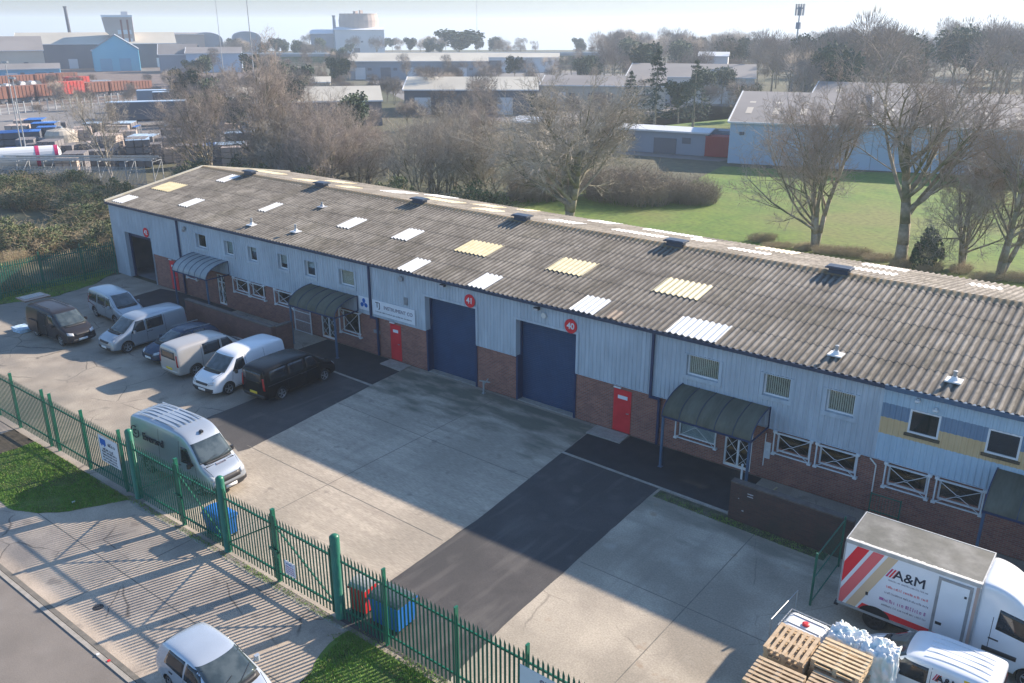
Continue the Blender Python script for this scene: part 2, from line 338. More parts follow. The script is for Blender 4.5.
sheet('parking_tarmac', [(-33.35,-3.1),(-30.0,-3.1),(-29.05,-11),(-29.2,-11.5),(-33.15,-10.4)], .005, M['tar'], rag=.05)
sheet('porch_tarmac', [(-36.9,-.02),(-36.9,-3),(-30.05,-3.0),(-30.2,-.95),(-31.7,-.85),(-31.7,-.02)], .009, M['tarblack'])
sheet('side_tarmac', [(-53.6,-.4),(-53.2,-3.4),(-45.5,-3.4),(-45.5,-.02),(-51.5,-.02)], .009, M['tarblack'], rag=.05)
sheet('driveway', [(-33.8,-16.35),(-16.6,-16.35),(-16.0,-21.4),(-33.4,-21.4)], -.012, M['drive'])
sheet('pavement', [(-60,-19.5),(-30,-19.5),(-30,-21.4),(-60,-21.4)], -.008, M['drive'])
sheet('pale_path', [(-60,-16.35),(-38.9,-16.35),(-38.4,-19.5),(-60,-19.5)], -.02, M['drive'])
sheet('soil_patch', [(-38.9,-16.36),(-36.9,-16.36),(-36.7,-19.4),(-38.5,-19.4)], -.004, M['soil'], rag=.25)
gv1 = [(-36.9,-16.36),(-29.1,-16.36),(-29.6,-17.3),(-30.1,-18.2),(-30.9,-19.0),(-31.8,-19.45),(-36.8,-19.45)]
gv2 = [(-16.9,-16.36),(-16.9,-17.1),(-16.6,-17.9),(-16.0,-18.8),(-15.2,-21.35),(10,-21.35),(10,-16.36)]
sheet('grass_verge', gv1, -.002, M['grassbase'], rag=.12); sheet('grass_verge', gv2, -.002, M['grassbase'], rag=.10)
sheet('grass_strip', [(-61.5,-.1),(-60,-.1),(-58.2,-2.5),(-57.4,-5.4),(-58.4,-8.6),(-59.0,-20),(-62,-20)], .004, M['grassbase'], rag=.25)
sheet('road', [(-70,-21.55),(20,-21.55),(20,-29.5),(-70,-29.5)], -.03, M['road'])
mb = MB(); mb.box((-70,-21.55,-.12),(20,-21.42,.0)); tag(mb.build('kerb', M['kerb']), kind='structure')
mb = MB()
for a,b in (((-29.9,-5.55),(-18.1,-5.75)),((-29.4,-10.9),(-17.9,-11.1))): mb.prism([(a[0],a[1]-.015),(b[0],b[1]-.015),(b[0],b[1]+.015),(a[0],a[1]+.015)], .002, .009)
mb.box((-24.1,-16.2,.002),(-24.07,-.3,.0088)); mb.box((-9.5,-16.2,.002),(-9.47,-3.5,.009)); mb.box((-13.4,-9.2,.002),(8,-9.17,.0085))
tag(mb.build('concrete_joints', M['joint']), kind='structure')
mb = MB(); mb.box((-33.3,-21.4,-.03),(-16.1,-21.25,-.006)); mb.box((-24.9,-21.3,-.03),(-24.87,-16.4,-.0075)); mb.box((-33.4,-19.0,-.03),(-16.4,-18.97,-.0078))
tag(mb.build('driveway_edge', M['joint']), kind='structure')
# raised kerbs and door steps
mb = MB()
mb.prism([(-18.4,-3.16),(-10.85,-3.32),(-10.85,-3.2),(-18.4,-3.04)], 0, .03); mb.prism([(-33.3,-3.12),(-29.95,-3.2),(-29.95,-3.08),(-33.3,-3.0)], 0, .03)
tag(mb.build('kerb', M['kerb']), kind='structure')
mb = MB(); mb.prism([(-18.62,-.98),(-16.9,-.95),(-16.98,-.06),(-18.62,-.06)], 0, .06); mb.prism([(-31.75,-.86),(-30.15,-.92),(-30.25,-.06),(-31.75,-.06)], 0, .06)
tag(mb.build('door_step', M['kerb']), kind='structure')
mb = MB(); mb.prism([(-13.6,-3.9),(-7,-4.1),(-7,-3.45),(-10.7,-3.4),(-13.6,-3.34)], .004, .012); tag(mb.build('moss_strip', M['moss']), kind='structure')
mb = MB()
rr = random.Random(4)
pts = [(-29.0+ i*.5, -16.36-(.10+.18*abs(noise.noise(Vector((i*.37,1,0)))))) for i in range(26)]
mb.prism([(-29.0,-16.28)]+pts+[(-16.5,-16.28)], -.03, -.005); tag(mb.build('threshold', M['kerb']), kind='structure')

# ================================================================ BUILDING
S = (6.6-5.2)/7.9
XL, XR, YB = -59.7, 12.0, 15.8
bld = empty('industrial_building', (-24,0,0), 0, 'long industrial building with pale blue ribbed walls over brick and a grey corrugated roof', 'building')
def B(mb, name, mats, parent=bld, **k):
    mb.v = [(x+24, y, z) for x, y, z in mb.v]      # building origin at x=-24
    return mb.build(name, mats, parent, **k)
def sub(mb, name, mats, parent, **k): 
    mb.v = [(x+24, y, z) for x, y, z in mb.v]
    return mb.build(name, mats, parent, **k)
wins_up = [(-49.1,-48.0),(-46.05,-45.15),(-43.65,-42.8),(-40.8,-39.95),(-38.4,-37.5),(-35.5,-34.3),(-14.5,-13.1),(-11.25,-10.2),(-8.83,-7.8),(-5.95,-4.95),(-3.5,-2.5),(-.6,.6),(3,4),(6,7)]
Z0, Z1 = 3.54, 4.43
op_clad = [(a,b,Z0,Z1) for a,b in wins_up] + [(-58.0,-54.6,0,3.32),(-29.1,-25.72,0,4.1),(-23.28,-19.88,0,4.1)]
wins_lo = [(-50.6,-49.6,1.3,2.1),(-45.42,-44.0,1.3,2.13),(-43.8,-42.45,1.3,2.13),(-41.32,-39.75,1.3,2.13),(-35.6,-34.1,.8,2.1),(-14.7,-13.02,.72,2.0),(-10.5,-9.2,1.3,2.13),(-8.85,-7.48,1.3,2.13),(-6.36,-5.02,1.3,2.12),(-4.66,-3.28,1.3,2.12),(2,3.4,1.3,2.1)]
doors_w = [(-47.45,-46.6,.05,2.05),(-37.45,-36.2,.03,2.03),(-12.62,-11.45,.03,2.05),(-1.6,-.4,.03,2.05)]
doors_r = [(-52.75,-51.95,.08,2.05),(-31.75,-30.98,.07,2.06),(-17.88,-17.0,.06,2.05)]
op_brick = wins_lo + doors_w + doors_r + [(-58.0,-54.6,0,3.32),(-29.1,-25.72,0,4.1),(-23.28,-19.88,0,4.1)]
def wallcells(mb, x0, x1, z0, z1, ops, yf, step=None, mf=None, zs=()):
    xs = {x0, x1}; zz = {z0, z1} | {z for z in zs if z0<z<z1}
    for a,b,c,d in ops:
        for x in (a,b):
            if x0<x<x1: xs.add(x)
        for z in (c,d):
            if z0<z<z1: zz.add(z)
    if step:
        k = math.floor(x0/step)
        while k*step < x1:
            for o in (0,.10,.125,.175):
                x = k*step+o
                if x0<x<x1: xs.add(round(x,4))
            k += 1
    xs = sorted(xs); zz = sorted(zz); idx = {}
    def vid(x,z):
        if (x,z) not in idx: idx[(x,z)] = len(mb.v); mb.v.append((x,yf(x),z))
        return idx[(x,z)]
    for i in range(len(xs)-1):
        if xs[i+1]-xs[i] < 1e-4: continue
        for j in range(len(zz)-1):
            cx, cz = (xs[i]+xs[i+1])/2, (zz[j]+zz[j+1])/2
            if any(a<cx<b and c<cz<d for a,b,c,d in ops): continue
            mb.f.append((vid(xs[i],zz[j]),vid(xs[i+1],zz[j]),vid(xs[i+1],zz[j+1]),vid(xs[i],zz[j+1]))); mb.m.append(mf(cx,cz) if mf else 0)
def rib(x):
    t = (x/.2) % 1.0 * .2
    if t < .0999: return 0
    if t < .1249: return -(t-.10)/.025*.03
    if t < .1749: return -.03
    return -.03+(t-.175)/.025*.03
def bandm(x, z):
    if x < -6.85: return 0
    if 3.9 < z < 4.44: return 2
    if 3.27 < z < 3.9: return 3
    return 1
w = MB(); wallcells(w, XL, XR, 2.25, 5.16, op_clad, rib, .2, bandm, (3.27,3.9,4.44))
B(w, 'wall_cladding', [M['clad'],M['clad2'],M['cladnavy'],M['cladyel']])
w = MB(); wallcells(w, XL, -58.0, 0, 2.25, [], rib, .2); B(w, 'wall_cladding', M['clad'])
w = MB(); wallcells(w, -54.6, XR, 0, 2.26, op_brick, lambda x: .05)
for a,b,c,d in op_brick:                         # brick reveals
    if a < -54.7: continue
    dd = min(d, 2.25); w.box((a-.002,.05,c),(a,.4,dd)); w.box((b,.05,c),(b+.002,.4,dd))
    if d < 2.25: w.box((a,.05,c-.002),(b,.4,c)); w.box((a,.05,d),(b,.4,d+.002))
B(w, 'brick_wall', M['brick'])
mb = MB(); mb.box((-54.6,-.035,2.2),(XR,.05,2.25)); 
mbc = MB()
for (a,b) in ((-54.6,-29.1),(-25.72,-23.28),(-19.88,XR)): mbc.box((a,-.034,2.215),(b,.05,2.248))
B(mbc, 'drip_flashing', M['clad'])
# other walls
g = MB()
for X in (XL, XR):
    g.face([(X,.0,0),(X,YB,0),(X,YB,5.16),(X,7.9,6.5),(X,0,5.16)] if X==XL else [(X,0,0),(X,0,5.16),(X,7.9,6.5),(X,YB,5.16),(X,YB,0)])
g.face([(XL,YB,0),(XR,YB,0),(XR,YB,5.16),(XL,YB,5.16)])
B(g, 'gable_and_rear_wall', M['clad'])
# roof
P = .278
def corr(mb, x0, x1, courses, zf, dz=0, mf=None, n=6):
    k0 = math.floor(x0/P*n); xs = [x0]+[k*P/n for k in range(k0+1, math.ceil(x1/P*n)) if x0 < k*P/n < x1]+[x1]
    for (ya, yb, lo) in courses:
        base = len(mb.v)
        for x in xs:
            c = math.cos(2*math.pi*x/P)*.036
            for y, l in ((ya, lo if lo>0 else 0), (yb, -lo if lo<0 else 0)): mb.v.append((x, y, zf(y)+c+l+dz))
        for i in range(len(xs)-1):
            a = base+2*i; mb.f.append((a,a+2,a+3,a+1)); mb.m.append(mf(xs[i],ya) if mf else 0)
zf = lambda y: 5.2+S*y
zr = lambda y: 6.6-S*(y-7.9)
rcol = random.Random(11); tint = {}
def sheetmat(x, y):
    k = (int((x+200)/1.112), round(y,1))
    if k not in tint: tint[k] = rcol.choice([0,0,0,1,1,2])
    return tint[k]
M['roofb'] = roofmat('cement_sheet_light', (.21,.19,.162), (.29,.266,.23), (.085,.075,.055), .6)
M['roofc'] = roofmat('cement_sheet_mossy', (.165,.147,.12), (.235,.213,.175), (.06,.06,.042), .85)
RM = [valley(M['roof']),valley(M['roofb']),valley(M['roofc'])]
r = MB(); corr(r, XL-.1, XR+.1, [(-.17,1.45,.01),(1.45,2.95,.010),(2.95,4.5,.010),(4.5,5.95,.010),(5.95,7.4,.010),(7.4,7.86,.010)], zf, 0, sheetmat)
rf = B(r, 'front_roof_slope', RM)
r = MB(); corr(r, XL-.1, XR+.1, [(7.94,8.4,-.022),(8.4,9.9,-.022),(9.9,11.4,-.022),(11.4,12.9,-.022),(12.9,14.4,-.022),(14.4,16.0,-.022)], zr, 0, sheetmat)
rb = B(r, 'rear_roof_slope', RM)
r = MB()                                       # ridge capping rolls over both slopes
n = 6; xs = [k*P/n for k in range(math.floor((XL-.1)/P*n), math.ceil((XR+.1)/P*n))]
prof = [(-.30,-.02),(-.12,.035),(0,.055),(.12,.035),(.30,-.02)]
for x in xs:
    c = math.cos(2*math.pi*x/P)*.028
    for dy, dz in prof: r.v.append((x, 7.9+dy, 6.6-S*abs(dy)+dz+.03+c*(1 if abs(dy)>.1 else .6)))
for i in range(len(xs)-1):
    for j in range(4): r.f.append((i*5+j,(i+1)*5+j,(i+1)*5+j+1,i*5+j+1)); r.m.append(0)
M['ridge'] = roofmat('lichened_ridge', (.26,.20,.12), (.24,.20,.14), (.30,.17,.06), .6)
B(r, 'ridge_capping', M['ridge'])
r = MB(); M['verge'] = mk('verge_trim', (.55,.50,.36), (.62,.58,.48), 2, .7)
r.beam((XL-.12,-.15,5.24),(XL-.12,7.9,6.67),.14,.12); r.beam((XL-.12,7.9,6.67),(XL-.12,16.0,5.24),.14,.12); B(r, 'verge_trim', M['verge'])
# rooflights
def light(x0, x1, y0, y1, m, par=None):
    f = y0 < 7.9; mb = MB(); corr(mb, x0, x1, [(y0,y1,.012 if f else -.012)], zf if f else zr, .03)
    return sub(mb, 'rooflight', M[m], par or (rf if f else rb))
for a in [(-59.2,-58.0,.1,1.4,'w'),(-58.9,-56.65,2.95,4.5,'y'),(-53.2,-52.0,1.45,2.9,'w'),(-55.3,-54.2,5.95,7.4,'w'),(-46.4,-45.65,2.95,4.45,'w'),(-39.0,-37.8,2.95,4.5,'w'),(-34.4,-33.1,2.95,4.45,'w'),
          (-29.7,-27.5,2.95,4.5,'y'),(-30.9,-29.8,-.12,1.4,'w'),(-26.2,-25.1,-.12,1.4,'w'),(-23.8,-21.65,2.95,4.5,'y'),(-17.95,-15.65,2.95,4.5,'y'),(-20.25,-19.0,-.12,1.4,'w'),(-15.5,-13.3,-.12,1.4,'w'),(-18.5,-17.8,-.12,.65,'t')]:
    light(a[0],a[1],a[2],a[3],'roofsky_'+a[4])
for a in [(-59.1,-56,11.4,12.9),(-51.7,-50.2,9.9,11.4),(-51.8,-49.5,12.9,14.4),(-47.1,-45.8,9.9,11.4),(-44.8,-43.2,12.0,14.4),(-42.9,-40.8,14.4,15.9),(-40.3,-37.3,11.4,12.9),(-37.2,-35,12.9,14.4),(-34.6,-32.9,9.9,11.4),(-34.6,-33.4,14.4,15.9),(-29.4,-27.2,10.6,11.8),(-29.0,-27.2,14.4,15.9),(-25.1,-21.9,10.9,11.9),(-25.0,-21.6,14.4,15.5),(-21.3,-20.0,12.9,14.4),(-18.1,-15.9,11.0,11.9),(-17.9,-15.6,13.9,15.4),(-11.9,-9.9,11.0,12.1),(-12.3,-10.0,14.2,15.4),(-7.1,-5.6,12.6,13.6),(-3.5,-1.5,11.4,12.9),(-1,1,14.4,15.6)]:
    light(*a, 'roofsky_w' if hash(a[0])%3 else 'roofsky_y')
# ridge ventilators, vent pipes
for x in (-53.9,-46.0,-36.9,-29.0,-19.4,-11.35):
    mb = MB(); mb.box((x-.42,7.68,6.62),(x+.42,8.12,6.80)); 
    mb.prism([(x-.56,7.58),(x+.56,7.58),(x+.56,8.22),(x-.56,8.22)], 6.84, 6.90)
    for i in (-.36,.36): mb.box((x+i-.03,7.7,6.80),(x+i+.03,8.1,6.84))
    mb.prism([(x-.50,7.64),(x+.50,7.64),(x+.50,8.16),(x-.50,8.16)], 6.90, 6.93)
    B(mb, 'ridge_ventilator', M['vent'])
for x, y, h in ((-44.45,1.0,.42),(-40.7,1.35,.42),(-42.6,5.0,.3),(-9.0,1.0,.36),(-4.95,1.0,.36)):
    z = zf(y); mb = MB(); mb.beam((x-.26,y,z+.05),(x+.26,y,z+.05),.5,.05); mb.lathe([(.15,z+.06),(.10,z+.16),(.08,z+.2)], (x,y,0), n=12)
    fo = B(mb, 'pipe_flashing', M['lead'] if y>4 else M['white'])
    mb = MB(); mb.lathe([(.06,z+.12),(.06,z+h)], (x,y,0), n=12); mb.lathe([(.075,z+h),(.075,z+h+.04),(.02,z+h+.05)], (x,y,0), n=12); sub(mb, 'vent_pipe', M['galv'], fo)
# gutter and downpipes
mb = MB(); mb.box((XL-.1,-.21,5.03),(-6.85,-.036,5.166)); B(mb, 'gutter', M['gutter']); mb = MB(); mb.box((-6.849,-.212,5.0),(XR,-.036,5.168)); B(mb, 'gutter', M['gutter2'])
for x, dx in ((-51.05,.0),(-33.05,.42),(-16.03,.42)):
    mb = MB(); mb.box((x-.05,-.15,2.2),(x+.05,-.05,5.05)); mb.box((x-.05,-.15,2.12),(x+dx+.05,-.05,2.22)); mb.box((x+dx-.05,-.11,.05),(x+dx+.05,-.0,2.14)); B(mb, 'downpipe', M['navy'])
# windows
M['pane'], nt, bb = newmat('clear_pane')
tr = nt.nodes.new('ShaderNodeBsdfTransparent'); gl = nt.nodes.new('ShaderNodeBsdfGlossy'); gl.inputs['Roughness'].default_value = .04; mx = nt.nodes.new('ShaderNodeMixShader'); mx.inputs[0].default_value = .10
tr.inputs[0].default_value = (.85,.9,.9,1)
nt.links.new(tr.outputs[0], mx.inputs[1]); nt.links.new(gl.outputs[0], mx.inputs[2]); nt.links.new(mx.outputs[0], nt.nodes['Material Output'].inputs[0])
def window(x0, x1, z0, z1, yo, surround=None, blind=None, mull=1, fm='white', dark=True):
    mb = MB(); t = .065
    mb.box((x0,yo,z0),(x1,yo+.06,z0+t)); mb.box((x0,yo,z1-t),(x1,yo+.06,z1)); mb.box((x0,yo,z0+t),(x0+t,yo+.06,z1-t)); mb.box((x1-t,yo,z0+t),(x1,yo+.06,z1-t))
    for k in range(1, mull):
        xm = x0+(x1-x0)*k/mull; mb.box((xm-.025,yo+.005,z0+t),(xm+.025,yo+.055,z1-t))
    wo = B(mb, 'window', M[fm])
    mb = MB(); mb.box((x0+t,yo+.028,z0+t),(x1-t,yo+.034,z1-t)); sub(mb, 'pane', M['pane'], wo)
    if surround:
        mb = MB(); s = .03; e = .14
        mb.box((x0-e,-.05,z1),(x1+e,yo+.06,z1+.04)); mb.box((x0-e,-.055,z0-.16),(x1+e,yo+.06,z0-.002))
        mb.box((x0-e,-.044,z0),(x0-.001,yo+.06,z1)); mb.box((x1+.001,-.044,z0),(x1+e,yo+.06,z1)); sub(mb, 'window_surround', M[surround], wo)
    if blind:
        mb = MB(); n = int((x1-x0)/.085)
        if blind[0] == 'v':
            for i in range(n):
                xx = x0+.07+i*(x1-x0-.14)/(n-1); mb.face([(xx-.027,yo+.085,z0+.04),(xx+.027,yo+.105,z0+.04),(xx+.027,yo+.105,z1-.04),(xx-.027,yo+.085,z1-.04)])
        else: mb.box((x0+.02,yo+.11,z0+float(blind[1:])*(z1-z0)),(x1-.02,yo+.115,z1-.02))
        sub(mb, 'blind', M['blindc' if blind[0]=='v' else 'blindw'], wo)
    return wo
bl = {-35.5:'v',-14.5:'v',-11.25:'v',-8.83:'v',-40.8:'h.3',-43.65:'h.6',-46.05:'h.1',-38.4:'h.5'}
for a,b in wins_up: window(a,b,Z0,Z1,.12 if a < -7 else .0, 'clad' if a < -7 else None, bl.get(a))
for a,b in [(-5.95,-4.95),(-3.5,-2.5),(-.6,.6)]:
    mb = MB(); mb.box((a-.08,-.09,Z0-.10),(b+.08,.0,Z0-.005)); B(mb, 'window_sill', M['soil'])
def grille(x0, x1, z0, z1, par=None):
    mb = MB(); y = -.09; t = .028
    for z in (z0-.02, z1+.02): mb.beam((x0-.1,y,z),(x1+.1,y,z),.045,.045)
    for x in (x0-.06, x1+.06): mb.beam((x,y,z0-.1),(x,y,z1+.08),.05,.05)
    cx = (x0+x1)/2; cz = (z0+z1)/2
    for p, q in (((x0,z0),(cx-.06,cz-.03)),((x0,z1),(cx-.06,cz+.03)),((x1,z0),(cx+.06,cz-.03)),((x1,z1),(cx+.06,cz+.03)),((cx-.06,cz+.03),(cx+.06,cz+.03)),((cx-.06,cz-.03),(cx+.06,cz-.03))): mb.bar((p[0],y,p[1]),(q[0],y,q[1]),.013,n=4)
    for zz in (z0-.07, z1+.05):
        for x in (x0-.06,x1+.06): mb.box((x-.07,y-.02,zz-.04),(x+.07,.05,zz+.04))
    B(mb, 'window_grille', M['whitem'], par or bld) if par is None else sub(mb, 'window_grille', M['whitem'], par)
for a,b,c,d in wins_lo:
    wo = window(a,b,c,d,.12,None,'h.0' if a in (-14.7,) else None); grille(a,b,c,d,wo)
# white glazed doors with lattice grilles
for a,b,c,d in doors_w:
    mb = MB(); t = .07; m_ = (a+b)/2
    mb.box((a,.1,c),(a+t,.17,d)); mb.box((b-t,.1,c),(b,.17,d)); mb.box((a+t,.1,d-t),(b-t,.17,d)); mb.box((a+t,.1,c),(b-t,.17,c+.1)); mb.box((m_-.04,.1,c+.1),(m_+.04,.17,d-t)); mb.box((a+t,.105,1.5),(m_-.04,.165,1.57)); mb.box((m_+.04,.105,1.5),(b-t,.165,1.57))
    do = B(mb, 'entrance_door', M['white']); mb = MB(); mb.box((a+t,.13,c+.1),(m_-.04,.136,d-t)); mb.box((m_+.04,.13,c+.1),(b-t,.136,d-t)); sub(mb, 'pane', M['pane'], do)
    mb = MB()
    for s_, e_ in ((a+t,m_-.04),(m_+.04,b-t)):
        for k in range(3):
            z0 = c+.15+k*.6; mb.bar((s_,.08,z0),(e_,.08,z0+.55),.012,n=4); mb.bar((e_,.08,z0),(s_,.08,z0+.55),.012,n=4)
    sub(mb, 'lattice_grille', M['whitem'], do)
mb = MB()                                       # tall white mesh gate beside canopy B
a,b = -39.6,-38.15
for x in (a,b): mb.beam((x,-.12,0),(x,-.12,1.75),.05,.05)
for z in (.05,.7,1.25,1.72): mb.beam((a,-.12,z),(b,-.12,z),.035,.035)
for i in range(1,18): mb.bar((a+(b-a)*i/18,-.12,.05),(a+(b-a)*i/18,-.12,1.72),.007,n=4)
B(mb, 'mesh_gate', M['whitem'])
# red personnel doors
for a,b,c,d in doors_r:
    mb = MB(); mb.box((a,.02,c),(b,.09,d)); do = B(mb, 'red_door', M['red']); 
    mb = MB(); mb.box((a+.22,.005,1.62),(b-.18,.019,1.78)); sub(mb, 'notice', M['signwhite'], do)
    mb = MB(); mb.beam((b-.1,-.02,1.0),(b-.2,-.02,1.0),.03,.03); mb.beam((b-.1,.02,1.0),(b-.1,-.03,1.0),.03,.03); sub(mb, 'handle', M['grey'], do)
    mb = MB(); mb.box((a,-.03,d+.04),(a+.35,.045,d+.1)); B(mb, 'door_light', M['white'])
# roller shutters
for a,b in ((-29.1,-25.72),(-23.28,-19.88)):
    mb = MB(); zz = .08
    pr = []; z = .1
    while z < 4.1: pr += [(.40,z),(.385,z+.02),(.385,z+.075)]; z += .095
    pr.append((.40,4.12)); k0 = 0
    for i,(y,z) in enumerate(pr): mb.v += [(a,y,z),(b,y,z)]
    for i in range(len(pr)-1): mb.f.append((2*i,2*i+1,2*i+3,2*i+2)); mb.m.append(0)
    mb.box((a,.37,.03),(b,.42,.11))
    do = B(mb, 'roller_shutter', M['shutter'])
    mb = MB(); mb.box((a,.0,0),(a+.10,.40,2.25)); mb.box((a+.02,.30,2.25),(a+.1,.40,4.1)); sub(mb, 'shutter_guide', M['navy'], do)
    mb = MB(); mb.box((b-.10,.0,0),(b,.40,2.25)); mb.box((b-.1,.30,2.25),(b-.02,.40,4.1)); sub(mb, 'shutter_guide', M['navy'], do)
    mb = MB(); mb.box((a-.0,-.04,2.25),(a+.018,.30,4.1)); mb.box((b-.018,-.04,2.25),(b,.30,4.1)); mb.box((a,-.04,4.08),(b,.4,4.1)); mb.box((a-.12,-.045,2.25),(a,-.031,4.18)); mb.box((b,-.045,2.25),(b+.12,-.031,4.18)); mb.box((a-.12,-.046,4.1),(b+.12,-.031,4.2)); sub(mb, 'door_reveal', M['clad'], do)
    mb = MB(); mb.prism([(a+.1,.0),(b-.1,.0),(b-.1,.37),(a+.1,.37)], .0, .035); sub(mb, 'threshold_sill', M['kerb'], do)
# open bay at far left with unit interior
a,b = -58.0,-54.6
mb = MB(); mb.box((a-.0,-.04,0),(a+.02,.4,3.3)); mb.box((b-.02,-.04,0),(b,.4,3.3)); mb.box((a,-.04,3.28),(b,.4,3.32)); dr = B(mb, 'door_reveal', M['clad'])
mb = MB(); mb.box((a+.02,.25,0),(a+.14,.4,3.28)); mb.box((b-.14,.25,0),(b-.02,.4,3.28)); mb.box((a+.02,.3,2.95),(b-.02,.6,3.27)); sub(mb, 'shutter_housing', M['navy'], dr)
mb = MB(); mb.face([(-59.6,5,0),(-52,5,0),(-52,5,4.9),(-59.6,5,4.9)]); mb.face([(-59.6,.4,.012),(-52,.4,.012),(-52,5,.012),(-59.6,5,.012)]); mb.face([(-59.6,.4,0),(-59.6,5,0),(-59.6,5,4.9),(-59.6,.4,4.9)]); mb.face([(-52,.4,0),(-52,5,0),(-52,5,4.9),(-52,.4,4.9)]); mb.box((-59.5,4.9,1.5),(-52.1,4.98,1.6))
B(mb, 'interior_wall', M['interior'])
# entrance canopies
def canopy(x0, x1, m, ribs):
    mb = MB(); n = 12; D = 1.65
    for i in range(n+1):
        t = R(90)*i/n; y = -.05-(D)*math.sin(t)**1.0; z = 2.3+.82*math.cos(t)
        mb.v += [(x0,y,z),(x1,y,z),(x0,y,z-.02),(x1,y,z-.02)]
    for i in range(n):
        k = 4*i; mb.f += [(k,k+4,k+5,k+1),(k+2,k+3,k+7,k+6)]; mb.m += [0,0]
    co = B(mb, 'entrance_canopy', M[m], smooth=True)
    mb = MB()
    for j in range(ribs+1):
        x = x0+(x1-x0)*j/ribs; e = .035 if j in (0,ribs) else .016
        for i in range(n):
            t, u = R(90)*i/n, R(90)*(i+1)/n
            mb.beam((x,-.05-D*math.sin(t),2.31+.82*math.cos(t)),(x,-.05-D*math.sin(u),2.31+.82*math.cos(u)),e,.03)
    mb.beam((x0,-.05-D,2.28),(x1,-.05-D,2.28),.06,.07)
    for x in (x0,x1): mb.beam((x,-.05,2.28),(x,-.05-D,2.28),.05,.06); mb.beam((x,-.03,2.28),(x,-.03,3.14),.05,.05)
    sub(mb, 'canopy_frame', M['navy'], co)
    for x in (x0+.05,x1-.05):
        mb = MB(); mb.beam((x,-D,0),(x,-D,2.26),.09,.09); mb.box((x-.09,-D-.09,0),(x+.09,-D+.09,.02)); sub(mb, 'post', M['gutter2'], co)
canopy(-49.5,-45.85,'canopy_light',6); canopy(-37.95,-34.15,'canopy_grey',5); canopy(-14.6,-10.85,'canopy_grey',5); canopy(-3.0,.9,'canopy_grey',4)
# small fixtures
for x, z in ((-27.66,4.9),(-21.95,4.86)):
    mb = MB(); mb.box((x-.14,-.30,z),(x+.14,-.12,z+.1)); mb.box((x-.04,-.14,z+.02),(x+.04,.0,z+.08)); lo = B(mb, 'floodlight', M['black']); mb = MB(); mb.box((x-.12,-.312,z-.012),(x+.12,-.302,z+.07)); sub(mb, 'lens', M['lamp'], lo)
mb = MB(); mb.lathe([(.15,0),(.15,.06),(.10,.09)], (-30.68,-.13,4.72), 'y', 14); B(mb, 'alarm_box', M['grey'])
mb = MB(); mb.lathe([(.13,0),(.13,.06),(.06,.09)], (-21.63,-.13,4.62), 'y', 14); B(mb, 'alarm_box', M['offwhite'])
mb = MB(); mb.lathe([(.13,0),(.13,.08)], (-50.2,-.13,4.6), 'y', 14); mb.box((-50.5,-.1,4.35),(-50.3,-.03,4.5)); B(mb, 'alarm_box', M['grey'])
for x, z in ((-5.75,4.86),(-5.15,4.68)):
    mb = MB(); mb.lathe([(.09,-.07),(.09,0),(.02,.02)], (x,-.14,z), n=14); mb.box((x-.03,-.14,z),(x+.03,-.0,z+.04)); cam_ = B(mb, 'security_camera', M['white']); mb = MB(); mb.lathe([(.01,-.05),(.05,-.03),(.068,0)], (x,-.14,z-.065), n=12); sub(mb, 'dome', M['black'], cam_)
mb = MB(); mb.box((-30.55,-.06,3.35),(-30.3,-.03,3.75)); 
for k in range(3): mb.box((-30.53,-.075,3.40+k*.12),(-30.32,-.06,3.45+k*.12))
B(mb, 'air_vent', M['grey'])
for x in (-32.6,-32.35): 
    mb = MB(); mb.box((x-.45,.02,1.25),(x-.2,.048,1.45)); B(mb, 'air_brick', M['grey'])
mb = MB(); mb.beam((-7.0,-.05,2.2),(-6.75,-.09,2.0),.04,.04); mb.beam((-6.75,-.09,2.0),(-6.75,-.09,.4),.04,.04); B(mb, 'waste_pipe', M['offwhite'])
mb = MB(); mb.box((-10.95,.02,.9),(-10.7,.048,1.6)); mb.beam((-10.9,-.06,.6),(-10.9,-.06,2.0),.03,.03); B(mb, 'conduit', M['whitem'])

# ---- signs on the wall
def disc_sign(x, z, txt, label):
    mb = MB(); mb.lathe([(.33,0),(.33,.025)], (0,0,0), 'y', 28); o = mb.build('number_sign', M['inkred'] if txt else M['red']); o.location = (x,-.075,z); tag(o, label, 'sign')
    t = text(txt, .40, M['white'], o, (0,-.004,-.0), bold=.012, name='number')
disc_sign(-26.06,4.43,'41','round red sign reading 41 above the left blue roller shutter')
disc_sign(-20.18,4.41,'40','round red sign reading 40 above the right blue roller shutter')
disc_sign(-55.05,3.62,'42','round red number sign above the open bay at the far end of the building')
mb = MB(); mb.box((-33.97,-.075,2.46),(-33.2,-.045,3.2)); o = mb.build('logo_sign', M['signwhite']); tag(o, 'small square white sign with three blue drops beside the navy downpipe', 'sign')
mb = MB()
for cx, cz, a0 in ((-33.58,3.0,90),(-33.74,2.74,210),(-33.42,2.74,330)):
    n = 16; k = len(mb.v); c = (cx,-.079,cz); pts = []
    for i in range(n):
        t = 2*math.pi*i/n; rr_ = .12*(1+.35*max(0,math.cos(t-R(a0+180)))**3); pts.append((cx+rr_*math.cos(t), -.079, cz+rr_*math.sin(t)))
    mb.face(pts)
mb.build('logo', M['inkblue'], o)
mb = MB(); mb.box((-32.92,-.08,2.38),(-29.8,-.05,3.2)); o = mb.build('company_sign', M['signwhite']); tag(o, 'long white company sign with dark letters above a red door', 'sign')
text('TJ', .42, M['ink'], o, (-32.5,-.084,2.93), bold=.004); text('INSTRUMENT CO', .27, M['inkgrey'], o, (-31.0,-.084,2.88), bold=.005); 


